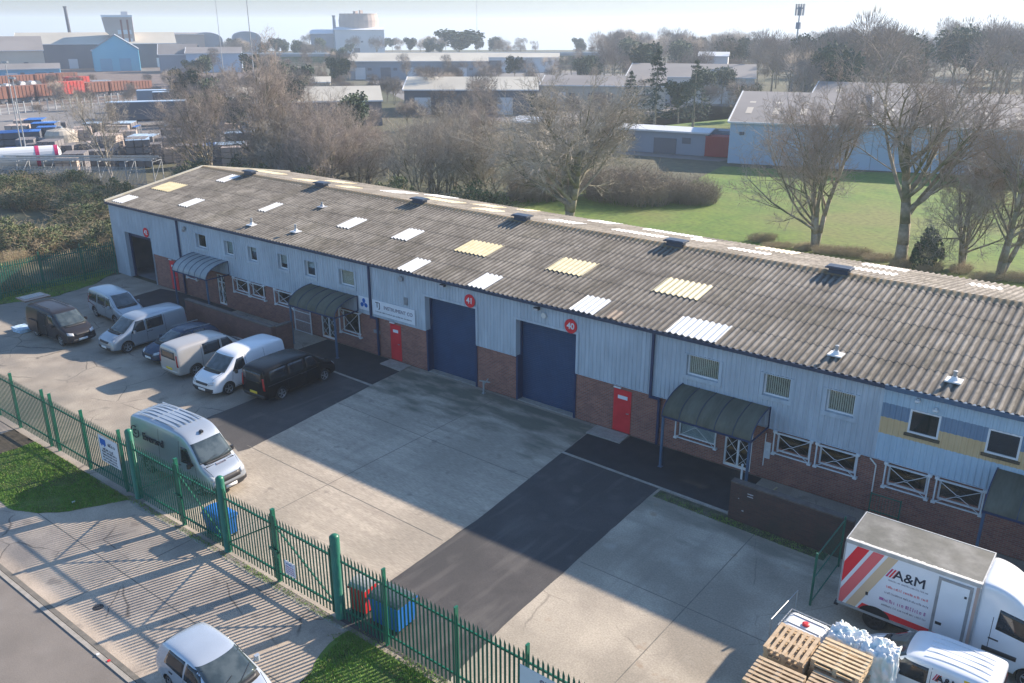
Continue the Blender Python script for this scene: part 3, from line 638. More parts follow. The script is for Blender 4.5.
def unreadable(width, h, mat, parent, loc, seed, bold=.3):
    """letter-like strokes for lines too small to read in the photograph"""
    rs_ = random.Random(seed); mb = MB(); x = -width/2; t = h*.16
    while x < width/2-h*.5:
        for _ in range(rs_.randint(3,8)):
            if x > width/2-h*.5: break
            w = h*rs_.uniform(.32,.55); k = rs_.randrange(4); z0, z1 = -h/2, h/2*rs_.choice([.5,.5,1])
            mb.box((x,-.002,z0),(x+t,.001,z1))
            if k in (0,1): mb.box((x+w-t,-.002,z0),(x+w,.001,z1 if k else z0+h*.6))
            if k in (1,2): mb.box((x+t,-.002,z1-t),(x+w-t,.001,z1))
            if k in (2,3): mb.box((x+t,-.002,z0),(x+w-t,.001,z0+t))
            x += w+h*.16
        x += h*.4
    o_ = mb.build('lettering', mat, parent); o_.location = loc; return o_
# ================================================================ PALISADE FENCES
def pale(mb, x, y, z0, z1, w=.072):
    # W-section pale with a pointed triple head
    mb.v += []; k = len(mb.v); h = z1-.16
    mb.v += [(x-w/2,y,z0),(x-w*.2,y-.014,z0),(x+w*.2,y-.014,z0),(x+w/2,y,z0),(x-w/2,y,h),(x-w*.2,y-.014,h),(x+w*.2,y-.014,h),(x+w/2,y,h),(x,y-.02,z1),
             (x-w/2,y+.004,z0),(x+w/2,y+.004,z0),(x-w/2,y+.004,h),(x+w/2,y+.004,h)]
    for f in ((0,1,5,4),(1,2,6,5),(2,3,7,6),(4,5,8),(5,6,8),(6,7,8),(9,11,12,10),(11,8,12),(0,4,11,9),(3,10,12,7),(4,8,11),(7,12,8)): mb.f.append(tuple(k+i for i in f)); mb.m.append(0)
def panel(x0, x1, parent, name='pale_panel', z0=.12, h=2.5, pitch=.148, gate=False, ml=None):
    mb = MB(); n = int(round((x1-x0)/pitch))
    for i in range(n): pale(mb, x0+(i+.5)*(x1-x0)/n, -.035, z0, h)
    o = mb.build(name, ml or M['greendk'], parent)
    for z in (.42,2.12): mb = MB(); mb.box((x0,-.02,z-.03),(x1,.02,z+.03)); mb.build('rail', M['green'], parent)
    return o
FY = -16.12
def post(x, parent, w=.055, h=2.62, name='post', m='green', round_=False):
    mb = MB()
    if round_: mb.lathe([(w,-.02),(w,h),(w*.6,h+.06),(.01,h+.08)], (x,.04,0), n=20)
    else: mb.box((x-w/2,-.03,-.02),(x+w/2,.09,h)); mb.box((x-w/2-.004,-.035,h),(x+w/2+.004,.095,h+.012))
    mb.build(name, M[m], parent, smooth=round_)
fa = empty('palisade_fence', (-38,FY,0), 0, 'long green palisade fence along the parking yard, left of the double gates', 'fence')
ps = [-49.0,-46.2,-43.3,-40.9,-38.8,-35.9,-35.2,-32.6,-29.75]
for i in range(len(ps)-1):
    if ps[i+1]-ps[i] > 1: panel(ps[i]+38, ps[i+1]+38, fa)
    else:
        panel(ps[i]+38, ps[i+1]+38, fa)
for p_ in ps: post(p_+38, fa)
panel(-29.7+38,-29.1+38,fa)
fb = empty('palisade_fence', (-8,FY,0), 0, 'green palisade fence right of the double gates, holding the large pale sign', 'fence')
ps = [-17.3,-15.5,-12.78,-10.42,-7.7,-5.0,-2.2,.6,3.4]
for i in range(len(ps)-1): panel(ps[i]+8, ps[i+1]+8, fb)
for p_ in ps[1:]: post(p_+8, fb)
def gate(x0, xm, x1, label, own_left=True):
    g = empty('double_gate', (x0,FY,0), 0, label, 'gate')
    for a, b, s in ((.14, xm-x0-.06, 1), (xm-x0+.06, x1-x0-.14, -1)):
        lf = empty('gate_leaf'); lf.parent = g
        mb = MB(); n = int(round((b-a)/.148))
        for i in range(n): pale(mb, a+(i+.5)*(b-a)/n, -.045, .14, 2.55)
        mb.build('pale_panel', M['greendk'], lf)
        mb = MB()
        for z in (.40,2.15): mb.box((a,-.025,z-.03),(b,.03,z+.03))
        mb.box((a,-.025,.1),(a+.06,.035,2.5)); mb.box((b-.06,-.025,.1),(b,.035,2.5)); mb.build('frame', M['green'], lf)
        mb = MB(); p, q = ((a,.03,.42),(b,.03,2.1)) if s>0 else ((a,.03,2.1),(b,.03,.42)); mb.beam(p, q, .045, .045); mb.build('brace', M['green'], lf)
    mb = MB(); mb.box((xm-x0-.25,-.09,1.2),(xm-x0+.25,-.05,1.3)); mb.box((xm-x0+.05,-.12,1.05),(xm-x0+.22,-.05,1.3)); mb.build('bolt', M['greendk'], g)
    post(xm-x0, g, .10, 2.68, 'meeting_stile')
    if own_left: post(0, g, .14, 2.82, 'gate_post', round_=True)
    return g
g1 = gate(-28.97,-25.9,-23.25,'green double gate nearest the tall silver van, without any notice on it'); 
g2 = gate(-23.25,-20.47,-17.55,'green double gate with a small white notice on its right leaf')
post(-17.55+23.25, g2, .15, 2.85, 'gate_post', round_=True)
# side fence at the far left
fc = empty('palisade_fence', (-59.45,0,0), R(90), 'green steel palisade fence on the grass bank left of the building', 'fence')
ys = [-22,-19.2,-16.5,-13.8,-11,-8.2,-5.4,-2.6,-.25]
for i in range(len(ys)-1): panel(ys[i], ys[i+1], fc)
for p_ in ys: post(p_, fc)
unreadable(2.7,.07,M['ink'],bpy.data.objects['company_sign'],(-31.35,-.084,2.58),50)
def board_sign(x0,x1,z0,z1,label):
    mb = MB(); mb.box((x0,-.01,z0),(x1,.01,z1)); o = mb.build('board_sign', M['signwhite']); o.location = (0,FY-.10,0); return tag(o, label, 'sign')
o = board_sign(-31.15,-29.75,.96,2.08,'white board sign with dark blue writing hung on the fence beside the gates')
mb = MB(); mb.box((-31.05,-.014,1.72),(-30.62,-.011,1.98)); mb.box((-30.98,-.016,1.66),(-30.9,-.011,1.72)); mb.box((-30.78,-.016,1.66),(-30.70,-.011,1.72)); mb.build('logo', M['inkblue'], o)
unreadable(.55,.16,M['ink'],o,(-30.18,-.014,1.84),39)
for i in range(5): unreadable(1.1 if i else .9, .085 if i else .12, M['ink'], o, (-30.45,-.014,1.56-.125*i), 40+i)
o = board_sign(-10.55,-7.9,.75,2.05,'large pale blue sign reading SMALL on the fence at the bottom edge')
text('SMALL', .34, M['inkgrey'], o, (-9.45,-.014,1.78), bold=.008); unreadable(2.0,.13,M['inkgrey'],o,(-9.3,-.014,1.50),38)
mb = MB(); mb.box((-19.93,-.008,.62),(-19.42,.008,1.12)); o = mb.build('notice', M['signwhite']); o.location = (0,FY-.09,0); tag(o, 'small white notice with blue text fixed to the right leaf of a green gate', 'notice')
unreadable(.36,.06,M['inkblue'],o,(-19.67,-.012,1.03),37)
for k in range(4): unreadable(.40,.04,M['inkmauve'],o,(-19.67,-.012,.93-.075*k),30+k)

# ================================================================ VEHICLES  (front = +x, ground at z=0)
def loft(st):
    """st rows: x, zb, zbelt, ztop, wb, wbelt, wtop  -> closed smooth body mesh"""
    mb = MB(); rings = []
    for (x, zb, zm, zt, wb, wm, wt) in st:
        half = [(0,zb),(wb*.9,zb),(wb,zb+.10),((wb+wm)/2+.01,(zb+zm)/2),(wm,zm),((wm+wt)/2,(zm+zt)/2),(wt,zt-.10*min(1,(zt-zm)/.3)),(wt*.90,zt-.02),(wt*.5,zt),(0,zt+.01)]
        pts = half + [(-y,z) for y,z in reversed(half[1:-1])]
        k = len(mb.v); mb.v += [(x,y,z) for y,z in pts]; rings.append((k, len(pts)))
    n = rings[0][1]
    for i in range(len(rings)-1):
        a, b = rings[i][0], rings[i+1][0]
        for j in range(n):
            j2 = (j+1)%n; mb.f.append((a+j,a+j2,b+j2,b+j)); mb.m.append(0)
    h = n//2
    for k, flip in ((rings[0][0], False), (rings[-1][0], True)):
        for j in range(h):           # pair j (right) with n-j (left)
            a, b = j, j+1; c, d = (n-b)%n, (n-a)%n
            q = [k+a, k+b, k+c, k+d]; q2 = []
            for v in q:
                if v not in q2: q2.append(v)
            if len(q2) > 2: mb.f.append(tuple(q2 if flip else reversed(q2))); mb.m.append(0)
    return mb
def body_object(st, mat, wheels, rw, parent, arch=True, subd=2, hw=.9):
    mb = loft(st); me = mb.mesh('body', [mat, M['arch']], True)
    bm = bmesh.new(); bm.from_mesh(me); bmesh.ops.recalc_face_normals(bm, faces=bm.faces); bm.to_mesh(me); bm.free()
    o = link('body', me, None)
    sm = o.modifiers.new('s','SUBSURF'); sm.levels = subd; sm.render_levels = subd
    cut = []
    if arch:
        for (x, sy) in wheels:
            c = MB(); c.lathe([(rw*1.16,-.01),(rw*1.16,.40)], (0,0,0), 'y', 28); cm = c.mesh('c', [M['arch']]); 
            b2 = bmesh.new(); b2.from_mesh(cm); bmesh.ops.recalc_face_normals(b2, faces=b2.faces); b2.to_mesh(cm); b2.free()
            co = link('c', cm); co.location = (x, (hw-.30) if sy>0 else -(hw+.09), rw); cut.append(co)
            bo = o.modifiers.new('b','BOOLEAN'); bo.operation = 'DIFFERENCE'; bo.object = co; bo.solver = 'EXACT'
    dg = bpy.context.evaluated_depsgraph_get(); me2 = bpy.data.meshes.new_from_object(o.evaluated_get(dg))
    for c in cut: bpy.data.objects.remove(c)
    bpy.data.objects.remove(o)
    me2.materials.clear(); me2.materials.append(mat); me2.materials.append(M['arch'])
    bm = bmesh.new(); bm.from_mesh(me2)
    for f in bm.faces:
        c = f.calc_center_median(); f.material_index = 0; f.smooth = True
        for (x, sy) in wheels:
            if arch and math.hypot(c.x-x, c.z-rw) < rw*1.155 and abs(c.y) < hw*.985: f.material_index = 1; f.smooth = False
        if c.z < min(s[1] for s in st)+.03 : f.material_index = 1
    bvh = BVHTree.FromBMesh(bm); bm.to_mesh(me2); bm.free(); me2.name = 'body'
    return link('body', me2, parent), bvh
def patch(bvh, quad, axis, sgn, mat, name, parent, off=.008, nu=8, nv=5, rnd=.0):
    """quad: 4 (u,v) corners bl,br,tr,tl. axis 'y' -> (x,z) seen from side sgn ; 'x' -> (y,z) from front/back ; 'z' -> (x,y) from top"""
    mb = MB(); q = [Vector(c) for c in quad]; ok = {}
    for i in range(nu+1):
        for j in range(nv+1):
            a, b = i/nu, j/nv; p = (q[0]*(1-a)+q[1]*a)*(1-b)+(q[3]*(1-a)+q[2]*a)*b
            if axis == 'y': o_, d = Vector((p[0], sgn*3, p[1])), Vector((0,-sgn,0))
            elif axis == 'x': o_, d = Vector((sgn*8, p[0], p[1])), Vector((-sgn,0,0))
            else: o_, d = Vector((p[0], p[1], 5)), Vector((0,0,-1))
            loc, nor, _, _ = bvh.ray_cast(o_, d)
            if loc is None: loc = o_ + d*2.1 if axis=='y' else o_+d*6; nor = -d
            if nor.dot(d) > 0: nor = -nor
            ok[(i,j)] = len(mb.v); mb.v.append(tuple(loc+nor*off))
    for i in range(nu):
        for j in range(nv):
            mb.f.append((ok[(i,j)],ok[(i+1,j)],ok[(i+1,j+1)],ok[(i,j+1)])); mb.m.append(0)
    # return edge into the body so that the pane has a rim
    ring = [ok[(i,0)] for i in range(nu+1)]+[ok[(nu,j)] for j in range(1,nv+1)]+[ok[(i,nv)] for i in range(nu-1,-1,-1)]+[ok[(0,j)] for j in range(nv-1,0,-1)]
    inn = Vector((0,-sgn,0)) if axis=='y' else Vector((-sgn,0,0)) if axis=='x' else Vector((0,0,-1))
    k = len(mb.v)
    for v in ring: mb.v.append(tuple(Vector(mb.v[v])+inn*(off+.012)))
    for i in range(len(ring)):
        j = (i+1)%len(ring); mb.f.append((ring[i],ring[j],k+j,k+i)); mb.m.append(0)
    return mb.build(name, mat, parent, smooth=True, fix=True)
def wheel(parent, x, y, r, w=.2, dark=False, side=1):
    wo = empty('wheel', (x,y,r)); wo.parent = parent
    mb = MB(); mb.lathe([(r*.62,-w/2+.01),(r*.93,-w/2),(r,-w/2+.03),(r,w/2-.03),(r*.93,w/2),(r*.62,w/2-.01)], (0,0,0), 'y', 26); mb.build('tyre', M['tyre'], wo)
    mb = MB(); yo = side*(w/2-.02)
    prof = [(r*.66,0),(r*.64,side*.02),(r*.58,side*.005),(r*.56,-side*.03)]; mb.lathe([(a,yo+b) for a,b in prof], (0,0,0), 'y', 26)
    for k in range(5):
        t = 2*math.pi*k/5+.3; mb.beam((0,yo+side*.012,0),(r*.6*math.cos(t),yo+side*.008,r*.6*math.sin(t)),.03,r*.16)
    mb.lathe([(r*.16,yo),(r*.15,yo+side*.03)], (0,0,0), 'y', 14)
    mb.build('rim', M['rimdk' if dark else 'rim'], wo)
def mirror(parent, x, y, z, s, m):
    mb = MB(); mb.beam((x,y-s*.02,z-.03),(x,y+s*.08,z),.04,.04); mb.prism([(x-.05,y+s*.06),(x+.05,y+s*.06),(x+.07,y+s*.13),(x+.03,y+s*.2),(x-.05,y+s*.19)], z-.06, z+.11); mb.build('door_mirror', m, parent)
def vehicle(name, label, loc, rz, st, mat, spec, group='vehicles parked in the yard'):
    t = empty(name, (loc[0],loc[1],0), R(rz), label, spec.get('cat','van'), group)
    wb = spec['wheels']; rw = spec.get('rw',.32); hw = spec['hw']; wheels = [(x,s) for x in wb for s in (1,-1)]
    body, bvh = body_object(st, mat, wheels, rw, t, hw=hw)
    for x in wb:
        for s in (1,-1): wheel(t, x, s*(hw-.125), rw, .2, spec.get('darkrim',False), s)
    G = spec.get('glassm', M['glass'])
    for q in spec.get('side',[]):
        for s in (1,-1): patch(bvh, q, 'y', s, G, 'side_window', t)
    for q, s in spec.get('side1',[]): patch(bvh, q, 'y', s, G, 'side_window', t)
    if 'wind' in spec: patch(bvh, spec['wind'], 'x', 1, M['wglass'], 'windscreen', t, nu=10, nv=8)
    if 'rear' in spec: patch(bvh, spec['rear'], 'x', -1, G, 'rear_window', t)
    for q in spec.get('rear2',[]): patch(bvh, q, 'x', -1, G, 'rear_window', t)
    for q in spec.get('lamps',[]):
        for s in (1,-1):
            qq = [(s*a,b) for a,b in q]; patch(bvh, qq, 'x', 1, M['lamp'], 'headlight', t, nu=4, nv=3, off=.012)
    for q in spec.get('tails',[]):
        for s in (1,-1):
            qq = [(s*a,b) for a,b in q]; patch(bvh, qq, 'x', -1, M['tail'], 'tail_light', t, nu=3, nv=4, off=.012)
    for q in spec.get('grille',[]): patch(bvh, q, 'x', 1, M['black'], 'grille', t, nu=6, nv=2, off=.01)
    for q in spec.get('bump',[]): patch(bvh, q, 'x', 1, M['black'], 'bumper', t, nu=10, nv=3, off=.012)
    for q in spec.get('rbump',[]): patch(bvh, q, 'x', -1, spec.get('rbm',M['black']), 'bumper', t, nu=10, nv=3, off=.012)
    pf = spec.get('plate_z',.42)
    if spec.get('fplate',True): patch(bvh, [(-.25,pf-.06),(.25,pf-.06),(.25,pf+.06),(-.25,pf+.06)], 'x', 1, M['plateW'], 'number_plate', t, off=.022, nu=2, nv=1)
    pr_ = spec.get('rplate_z',.55)
    if spec.get('rplate',True): patch(bvh, [(-.25,pr_-.06),(.25,pr_-.06),(.25,pr_+.06),(-.25,pr_+.06)], 'x', -1, M['plateY'], 'number_plate', t, off=.022, nu=2, nv=1)
    if 'mir' in spec:
        for s in (1,-1): mirror(t, spec['mir'][0], s*spec['mir'][1], spec['mir'][2], s, spec.get('mm', mat))
    for x, z in spec.get('handles',[]):
        for s in (1,-1): patch(bvh, [(x-.08,z-.015),(x+.08,z-.015),(x+.08,z+.015),(x-.08,z+.015)], 'y', s, M['black'], 'door_handle', t, off=.02, nu=2, nv=1)
    for a in spec.get('sills',[]):
        for s in (1,-1): patch(bvh, a, 'y', s, M['black'], 'side_moulding', t, off=.01, nu=10, nv=1)
    for q in spec.get('shuts',[]):      # door shut lines
        for s in (1,-1): patch(bvh, q, 'y', s, M['arch'], 'panel_gap', t, off=.003, nu=1, nv=8)
    bx_ = spec.get('bonnet')
    if bx_:
        xa_, xb_, w1_, w2_ = bx_
        patch(bvh, ((xa_,-w1_),(xa_+.014,-w1_),(xa_+.014,w1_),(xa_,w1_)), 'z', 1, M['arch'], 'panel_gap', t, off=.003, nu=1, nv=8)
        for s in (1,-1): patch(bvh, ((xa_,s*w1_),(xb_,s*w2_),(xb_,s*(w2_-.014)),(xa_,s*(w1_-.014))), 'z', 1, M['arch'], 'panel_gap', t, off=.003, nu=8, nv=1)
        patch(bvh, ((-.60,spec['wind'][0][1]-.055),(.60,spec['wind'][0][1]-.055),(.62,spec['wind'][0][1]-.005),(-.62,spec['wind'][0][1]-.005)), 'x', 1, M['black'], 'scuttle', t, off=.009, nu=8, nv=1)
        for a_, b_ in ((-.5,.0),(.1,.6)):
            q0 = bvh.ray_cast(Vector((8,a_,spec['wind'][0][1]+.02)), Vector((-1,0,0)))[0]; q1 = bvh.ray_cast(Vector((8,b_,spec['wind'][0][1]+.12)), Vector((-1,0,0)))[0]
            if q0 and q1: mb = MB(); mb.bar(q0+Vector((.03,0,.012)), q1+Vector((.03,0,.012)), .008, n=4); mb.build('wiper', M['black'], t)
    if spec.get('sillblack',True):
        zb_ = min(s_[1] for s_ in st)+.05
        for s in (1,-1): patch(bvh, ((wb[0]+.42,zb_),(wb[1]-.42,zb_),(wb[1]-.42,zb_+.09),(wb[0]+.42,zb_+.09)), 'y', s, M['black'], 'sill', t, off=.006, nu=8, nv=1)
    return t, bvh
VAN = [(-2.30,.42,.90,1.50,.74,.78,.66),(-2.27,.24,.92,1.70,.84,.86,.74),(-2.10,.22,.95,1.80,.86,.875,.76),(-1.0,.20,.95,1.83,.87,.885,.77),(.3,.20,.96,1.81,.87,.885,.765),(.72,.20,.97,1.74,.87,.885,.745),
       (1.08,.20,.98,1.46,.87,.88,.75),(1.52,.20,.96,1.10,.87,.87,.78),(1.95,.22,.82,.99,.86,.84,.74),(2.20,.25,.68,.84,.83,.78,.68),(2.32,.30,.52,.64,.72,.68,.60)]
vspec = dict(bonnet=(1.56,2.12,.72,.60), wheels=(-1.32,1.42), hw=.87, rw=.33, side=[((.30,1.04),(1.12,1.04),(.74,1.60),(.30,1.62)),((-.80,1.06),(.18,1.04),(.18,1.62),(-.80,1.64))],
    wind=((-.74,1.10),(.74,1.10),(.66,1.66),(-.66,1.66)), rear=((-.62,1.08),(.62,1.08),(.60,1.58),(-.60,1.58)), lamps=[((.48,.66),(.76,.72),(.74,.86),(.46,.80))], tails=[((.72,.75),(.83,.75),(.76,1.35),(.68,1.35))],
    grille=[((-.42,.66),(.42,.66),(.44,.76),(-.44,.76))], bump=[((-.6,.30),(.6,.30),(.62,.46),(-.62,.46))], rbump=[((-.72,.30),(.72,.30),(.74,.48),(-.74,.48))], rbm=M['black'], mir=(.98,.86,1.08), handles=[(.15,.92),(-.05,.92)],
    shuts=[((.22,.35),(.235,.35),(.235,1.72),(.22,1.72)),((1.22,.40),(1.235,.40),(1.10,1.1),(1.085,1.1)),((-.92,.35),(-.905,.35),(-.905,1.72),(-.92,1.72))])
P1 = mk('graphite_paint', (.028,.026,.030), (.033,.031,.035), 2, .3, metallic=.2, spec=.35); P2 = paint('pale_silver_paint', (.40,.44,.47), .35); P3 = paint('silver_paint', (.36,.40,.44), .45); P4 = mk('deep_blue_paint', (.012,.032,.07), (.014,.038,.08), 2, .25, metallic=.2, spec=.5)
P5 = paint('beige_grey_paint', (.46,.44,.41), .25); P6 = paint('white_paint', (.74,.76,.78)); P7 = mk('black_paint', (.004,.005,.007), (.005,.006,.008), 2, .22, spec=.22); P8 = paint('silver_grey_paint', (.40,.44,.48), .45)
P9 = paint('light_silver_paint', (.50,.55,.60), .4)
sp = dict(vspec); v1, bv = vehicle('camper_van','dark graphite van with its tailgate raised and side door open at the far left',(-49.2,-9.15),2, VAN, P1, dict(sp, rear=((-.62,.6),(.62,.6),(.60,1.62),(-.60,1.62)), tails=[]))
mb = MB(); mb.prism([(-3.35,-.72),(-2.15,-.76),(-2.15,.76),(-3.35,.72)], 1.86, 1.93); tg = mb.build('tailgate', P1, v1); 
mb = MB(); mb.prism([(-3.2,-.6),(-2.5,-.6),(-2.5,.6),(-3.2,.6)], 1.93, 1.94); mb.build('rear_window', M['glass'], tg)
patch(bv, ((-.82,.32),(.12,.32),(.12,1.60),(-.82,1.62)), 'y', -1, M['arch'], 'open_doorway', v1, off=.014)
mb = MB(); mb.prism([(-1.75,-.96),(-.78,-.96),(-.78,-.91),(-1.75,-.91)], .34, 1.0); mb.prism([(-1.75,-.955),(-.78,-.955),(-.78,-.9),(-1.75,-.9)], 1.0, 1.04); mb.build('sliding_door', P1, v1)
mb = MB()
for s in (-.55,.55): mb.beam((-1.9,s,1.87),(.2,s,1.86),.04,.04)
mb.build('roof_bars', M['black'], v1)
MPV = [(x*.95,a,b*1.0,c*.96,d*.94,e*.94,f*.92) for x,a,b,c,d,e,f in VAN]
spm = dict(vspec, hw=.82, wheels=(-1.30,1.32), side=[((.30,.99),(1.0,1.0),(.68,1.50),(.30,1.52)),((-.75,1.0),(.2,.99),(.2,1.52),(-.75,1.54)),((-1.9,1.02),(-.88,1.0),(-.88,1.54),(-1.85,1.5))])
spm.pop('rear'); vehicle('van','pale silver minibus parked nearest the open bay, facing right',(-49.9,-5.4),-3, MPV, P2, dict(spm, mir=(.92,.80,1.05)))
vehicle('van','silver grey van with windowed side facing the fence, parked beside the dark blue car',(-44.65,-6.75),-90, VAN, P3, dict(vspec, rear2=[], side1=[]))
CAR = [(-2.05,.45,.70,.85,.70,.70,.58),(-2.02,.26,.74,.98,.80,.80,.62),(-1.75,.20,.80,1.28,.82,.83,.60),(-1.2,.18,.82,1.42,.83,.84,.60),(-.3,.17,.83,1.47,.83,.84,.60),(.25,.17,.84,1.40,.83,.84,.59),
       (.95,.17,.86,1.02,.83,.83,.64),(1.5,.18,.76,.90,.82,.80,.62),(1.9,.22,.60,.72,.78,.74,.58),(2.06,.28,.46,.54,.66,.62,.50)]
cspec = dict(bonnet=(1.02,1.82,.66,.52), cat='car', wheels=(-1.28,1.25), hw=.83, rw=.31, side=[((-.28,.90),(.72,.92),(.30,1.28),(-.25,1.32)),((-1.25,.92),(-.36,.90),(-.34,1.32),(-1.05,1.30))], wind=((-.66,.98),(.66,.98),(.55,1.34),(-.55,1.34)), rear=((-.55,.95),(.55,.95),(.48,1.26),(-.48,1.26)),
    lamps=[((.42,.56),(.70,.62),(.68,.74),(.40,.66))], tails=[((.5,.68),(.76,.68),(.72,.86),(.5,.86))], grille=[((-.36,.50),(.36,.50),(.38,.60),(-.38,.60))], mir=(.62,.80,.95), handles=[(-.1,.80),(-.95,.80)], plate_z=.40, rplate_z=.60,
    shuts=[((-.33,.3),(-.318,.3),(-.318,.9),(-.33,.9)),((.80,.3),(.812,.3),(.812,.92),(.80,.92))])
vc, bv = vehicle('estate_car','deep blue estate car with a long roof rail, half hidden between two vans',(-41.45,-6.35),-88, CAR, P4, cspec)
mb = MB()
for s in (-.56,.56): mb.beam((-1.5,s,1.40),(.1,s,1.47),.035,.04)
mb.build('roof_rail', M['rim'], vc)
vehicle('van','beige grey van seen from behind, its rear in the sun, left of the white van',(-38.75,-6.45),90, [(x,a,b,c*.97,d,e,f) for x,a,b,c,d,e,f in VAN], P5, dict(vspec, rbm=P5, rear=((-.62,1.08),(.62,1.08),(.60,1.50),(-.60,1.50)), side=[((.30,1.03),(1.08,1.03),(.72,1.55),(.30,1.57)),((-.80,1.03),(.18,1.02),(.18,1.57),(-.80,1.59))]))
WV = [(x*1.0,a,b*1.03,c*1.04,d*1.03,e*1.03,f*1.02) for x,a,b,c,d,e,f in VAN]
v6, bv = vehicle('panel_van','white panel van with black front bumper, between the beige van and black van',(-35.55,-6.8),-86, WV, P6, dict(vspec, hw=.90, side=[((.30,1.10),(1.10,1.10),(.72,1.62),(.34,1.66))], wind=((-.76,1.15),(.76,1.15),(.66,1.70),(-.66,1.70)), mm=M['black'], mir=(1.0,.9,1.1), bump=[((-.74,.30),(.74,.30),(.76,.52),(-.76,.52))],
    sills=[((-2.0,.92),(.1,.94),(.1,.97),(-2.0,.95))]))
vehicle('van','glossy black van seen from behind with a yellow plate, nearest the entrance canopy',(-33.0,-5.65),93, VAN, P7, dict(vspec, darkrim=False, sills=[((-2.1,.93),(1.0,.95),(1.0,.975),(-2.1,.955))], side=[((.30,1.04),(1.12,1.04),(.74,1.60),(.30,1.62)),((-.80,1.06),(.18,1.04),(.18,1.62),(-.80,1.64)),((-1.95,1.08),(-.9,1.06),(-.9,1.64),(-1.9,1.62))]))
# high roof van beside the gate
BIG = [(-2.62,.45,1.05,1.95,.76,.78,.66),(-2.58,.28,1.08,2.22,.84,.85,.74),(-2.40,.25,1.1,2.38,.86,.865,.78),(-1.0,.24,1.1,2.42,.865,.87,.79),(.55,.24,1.1,2.40,.865,.87,.785),(.95,.24,1.1,2.26,.865,.87,.74),(1.30,.24,1.1,1.98,.865,.865,.74),
       (1.86,.24,1.06,1.30,.865,.86,.78),(2.20,.25,.95,1.14,.85,.83,.74),(2.46,.28,.72,.94,.82,.78,.68),(2.56,.32,.52,.68,.72,.68,.60)]
bspec = dict(bonnet=(1.95,2.40,.70,.62), cat='van', wheels=(-1.55,1.62), hw=.86, rw=.34, side=[((.78,1.22),(1.55,1.24),(1.12,1.82),(.78,1.84))], wind=((-.74,1.34),(.74,1.34),(.66,1.98),(-.66,1.98)), rear=((-.6,1.3),(.6,1.3),(.58,1.9),(-.58,1.9)), lamps=[((.5,.72),(.76,.80),(.74,.98),(.48,.88))],
    tails=[((.74,.7),(.84,.7),(.82,1.3),(.72,1.3))], grille=[((-.46,.66),(.46,.66),(.50,.86),(-.50,.86))], bump=[((-.74,.32),(.74,.32),(.76,.56),(-.76,.56))], mir=(1.45,.86,1.25), mm=M['black'], handles=[(.7,1.08)], plate_z=.42, rplate_z=.6,
    shuts=[((.66,.35),(.675,.35),(.675,2.2),(.66,2.2)),((1.68,.4),(1.695,.4),(1.66,1.2),(1.645,1.2)),((-.6,.35),(-.585,.35),(-.585,2.2),(-.6,2.2))], sills=[((-2.2,.62),(-.1+.0,.62),(-.1,.67),(-2.2,.67))])
v8, bv = vehicle('high_roof_van','tall silver high roof van lettered Everard, parked just inside the green gate',(-28.95,-13.85),3, BIG, P8, bspec)
mb = MB()
for k in range(6):
    y = -.55+.22*k
    for (a,b) in ((-2.2,-1.15),(-1.05,.35)): mb.beam((a,y,2.418),(b,y,2.428),.05,.02)
mb.build('roof_ribs', P8, v8)
mb = MB(); mb.prism([(.98,-.05),(1.12,-.05),(1.12,.05),(.98,.05)], 2.2, 2.29); mb.build('aerial', M['black'], v8)
mb = MB()
for s in (-1,1): mb.prism([(1.86,s*.62),(2.02,s*.62),(2.02,s*.28),(1.86,s*.28)] if s>0 else [(1.86,-.28),(2.02,-.28),(2.02,-.62),(1.86,-.62)], 1.20, 1.245)
mb.build('bonnet_vents', M['black'], v8)
text('Everard', .44, M['ink'], v8, (-.92,-.875,1.64), bold=.004, extrude=.012)
text('C', .30, M['ink'], v8, (-2.10,-.875,1.70), bold=.004, extrude=.012)
mb = MB(); mb.lathe([(.24,-.008),(.24,.03)], (-2.14,-.885,1.74), 'y', 28); n_ = 28
mb = MB()
for i in range(28):
    a0, a1 = 2*math.pi*i/28, 2*math.pi*(i+1)/28
    if abs(i-3) < 2: continue
    mb.beam((-2.10+.25*math.cos(a0),-.875,1.70+.25*math.sin(a0)),(-2.10+.25*math.cos(a1),-.875,1.70+.25*math.sin(a1)),.03,.03)
mb.build('logo_ring', M['ink'], v8)
t_ = text('Everard', .14, M['inkgrey'], v8, (2.06,0,1.235), rot=(R(-18),0,R(90)), extrude=.01); t_.rotation_euler = (R(20),0,R(90)); 
# silver hatchback on the driveway
HAT = [(-1.85,.42,.74,1.02,.68,.70,.58),(-1.82,.26,.80,1.16,.76,.78,.62),(-1.62,.20,.84,1.36,.79,.80,.64),(-1.0,.18,.85,1.44,.80,.81,.65),(-.3,.17,.86,1.46,.80,.81,.65),(.12,.17,.87,1.42,.80,.81,.645),
       (.86,.17,.89,1.04,.80,.80,.68),(1.3,.18,.80,.93,.79,.77,.64),(1.68,.22,.62,.76,.75,.71,.58),(1.82,.28,.48,.56,.64,.60,.50)]
vehicle('hatchback','small silver hatchback parked on the driveway outside the gates',(-17.55,-20.3),-2, HAT, P9, dict(cspec, wheels=(-1.12,1.12), hw=.80, rw=.29, wind=((-.66,1.01),(.66,1.01),(.58,1.37),(-.58,1.37)), mir=(.52,.77,.98), rear=((-.58,.98),(.58,.98),(.54,1.30),(-.54,1.30)),
    side=[((-.30,.93),(.62,.95),(.24,1.32),(-.26,1.36)),((-1.30,.95),(-.38,.93),(-.36,1.36),(-1.15,1.33))]), group=None)
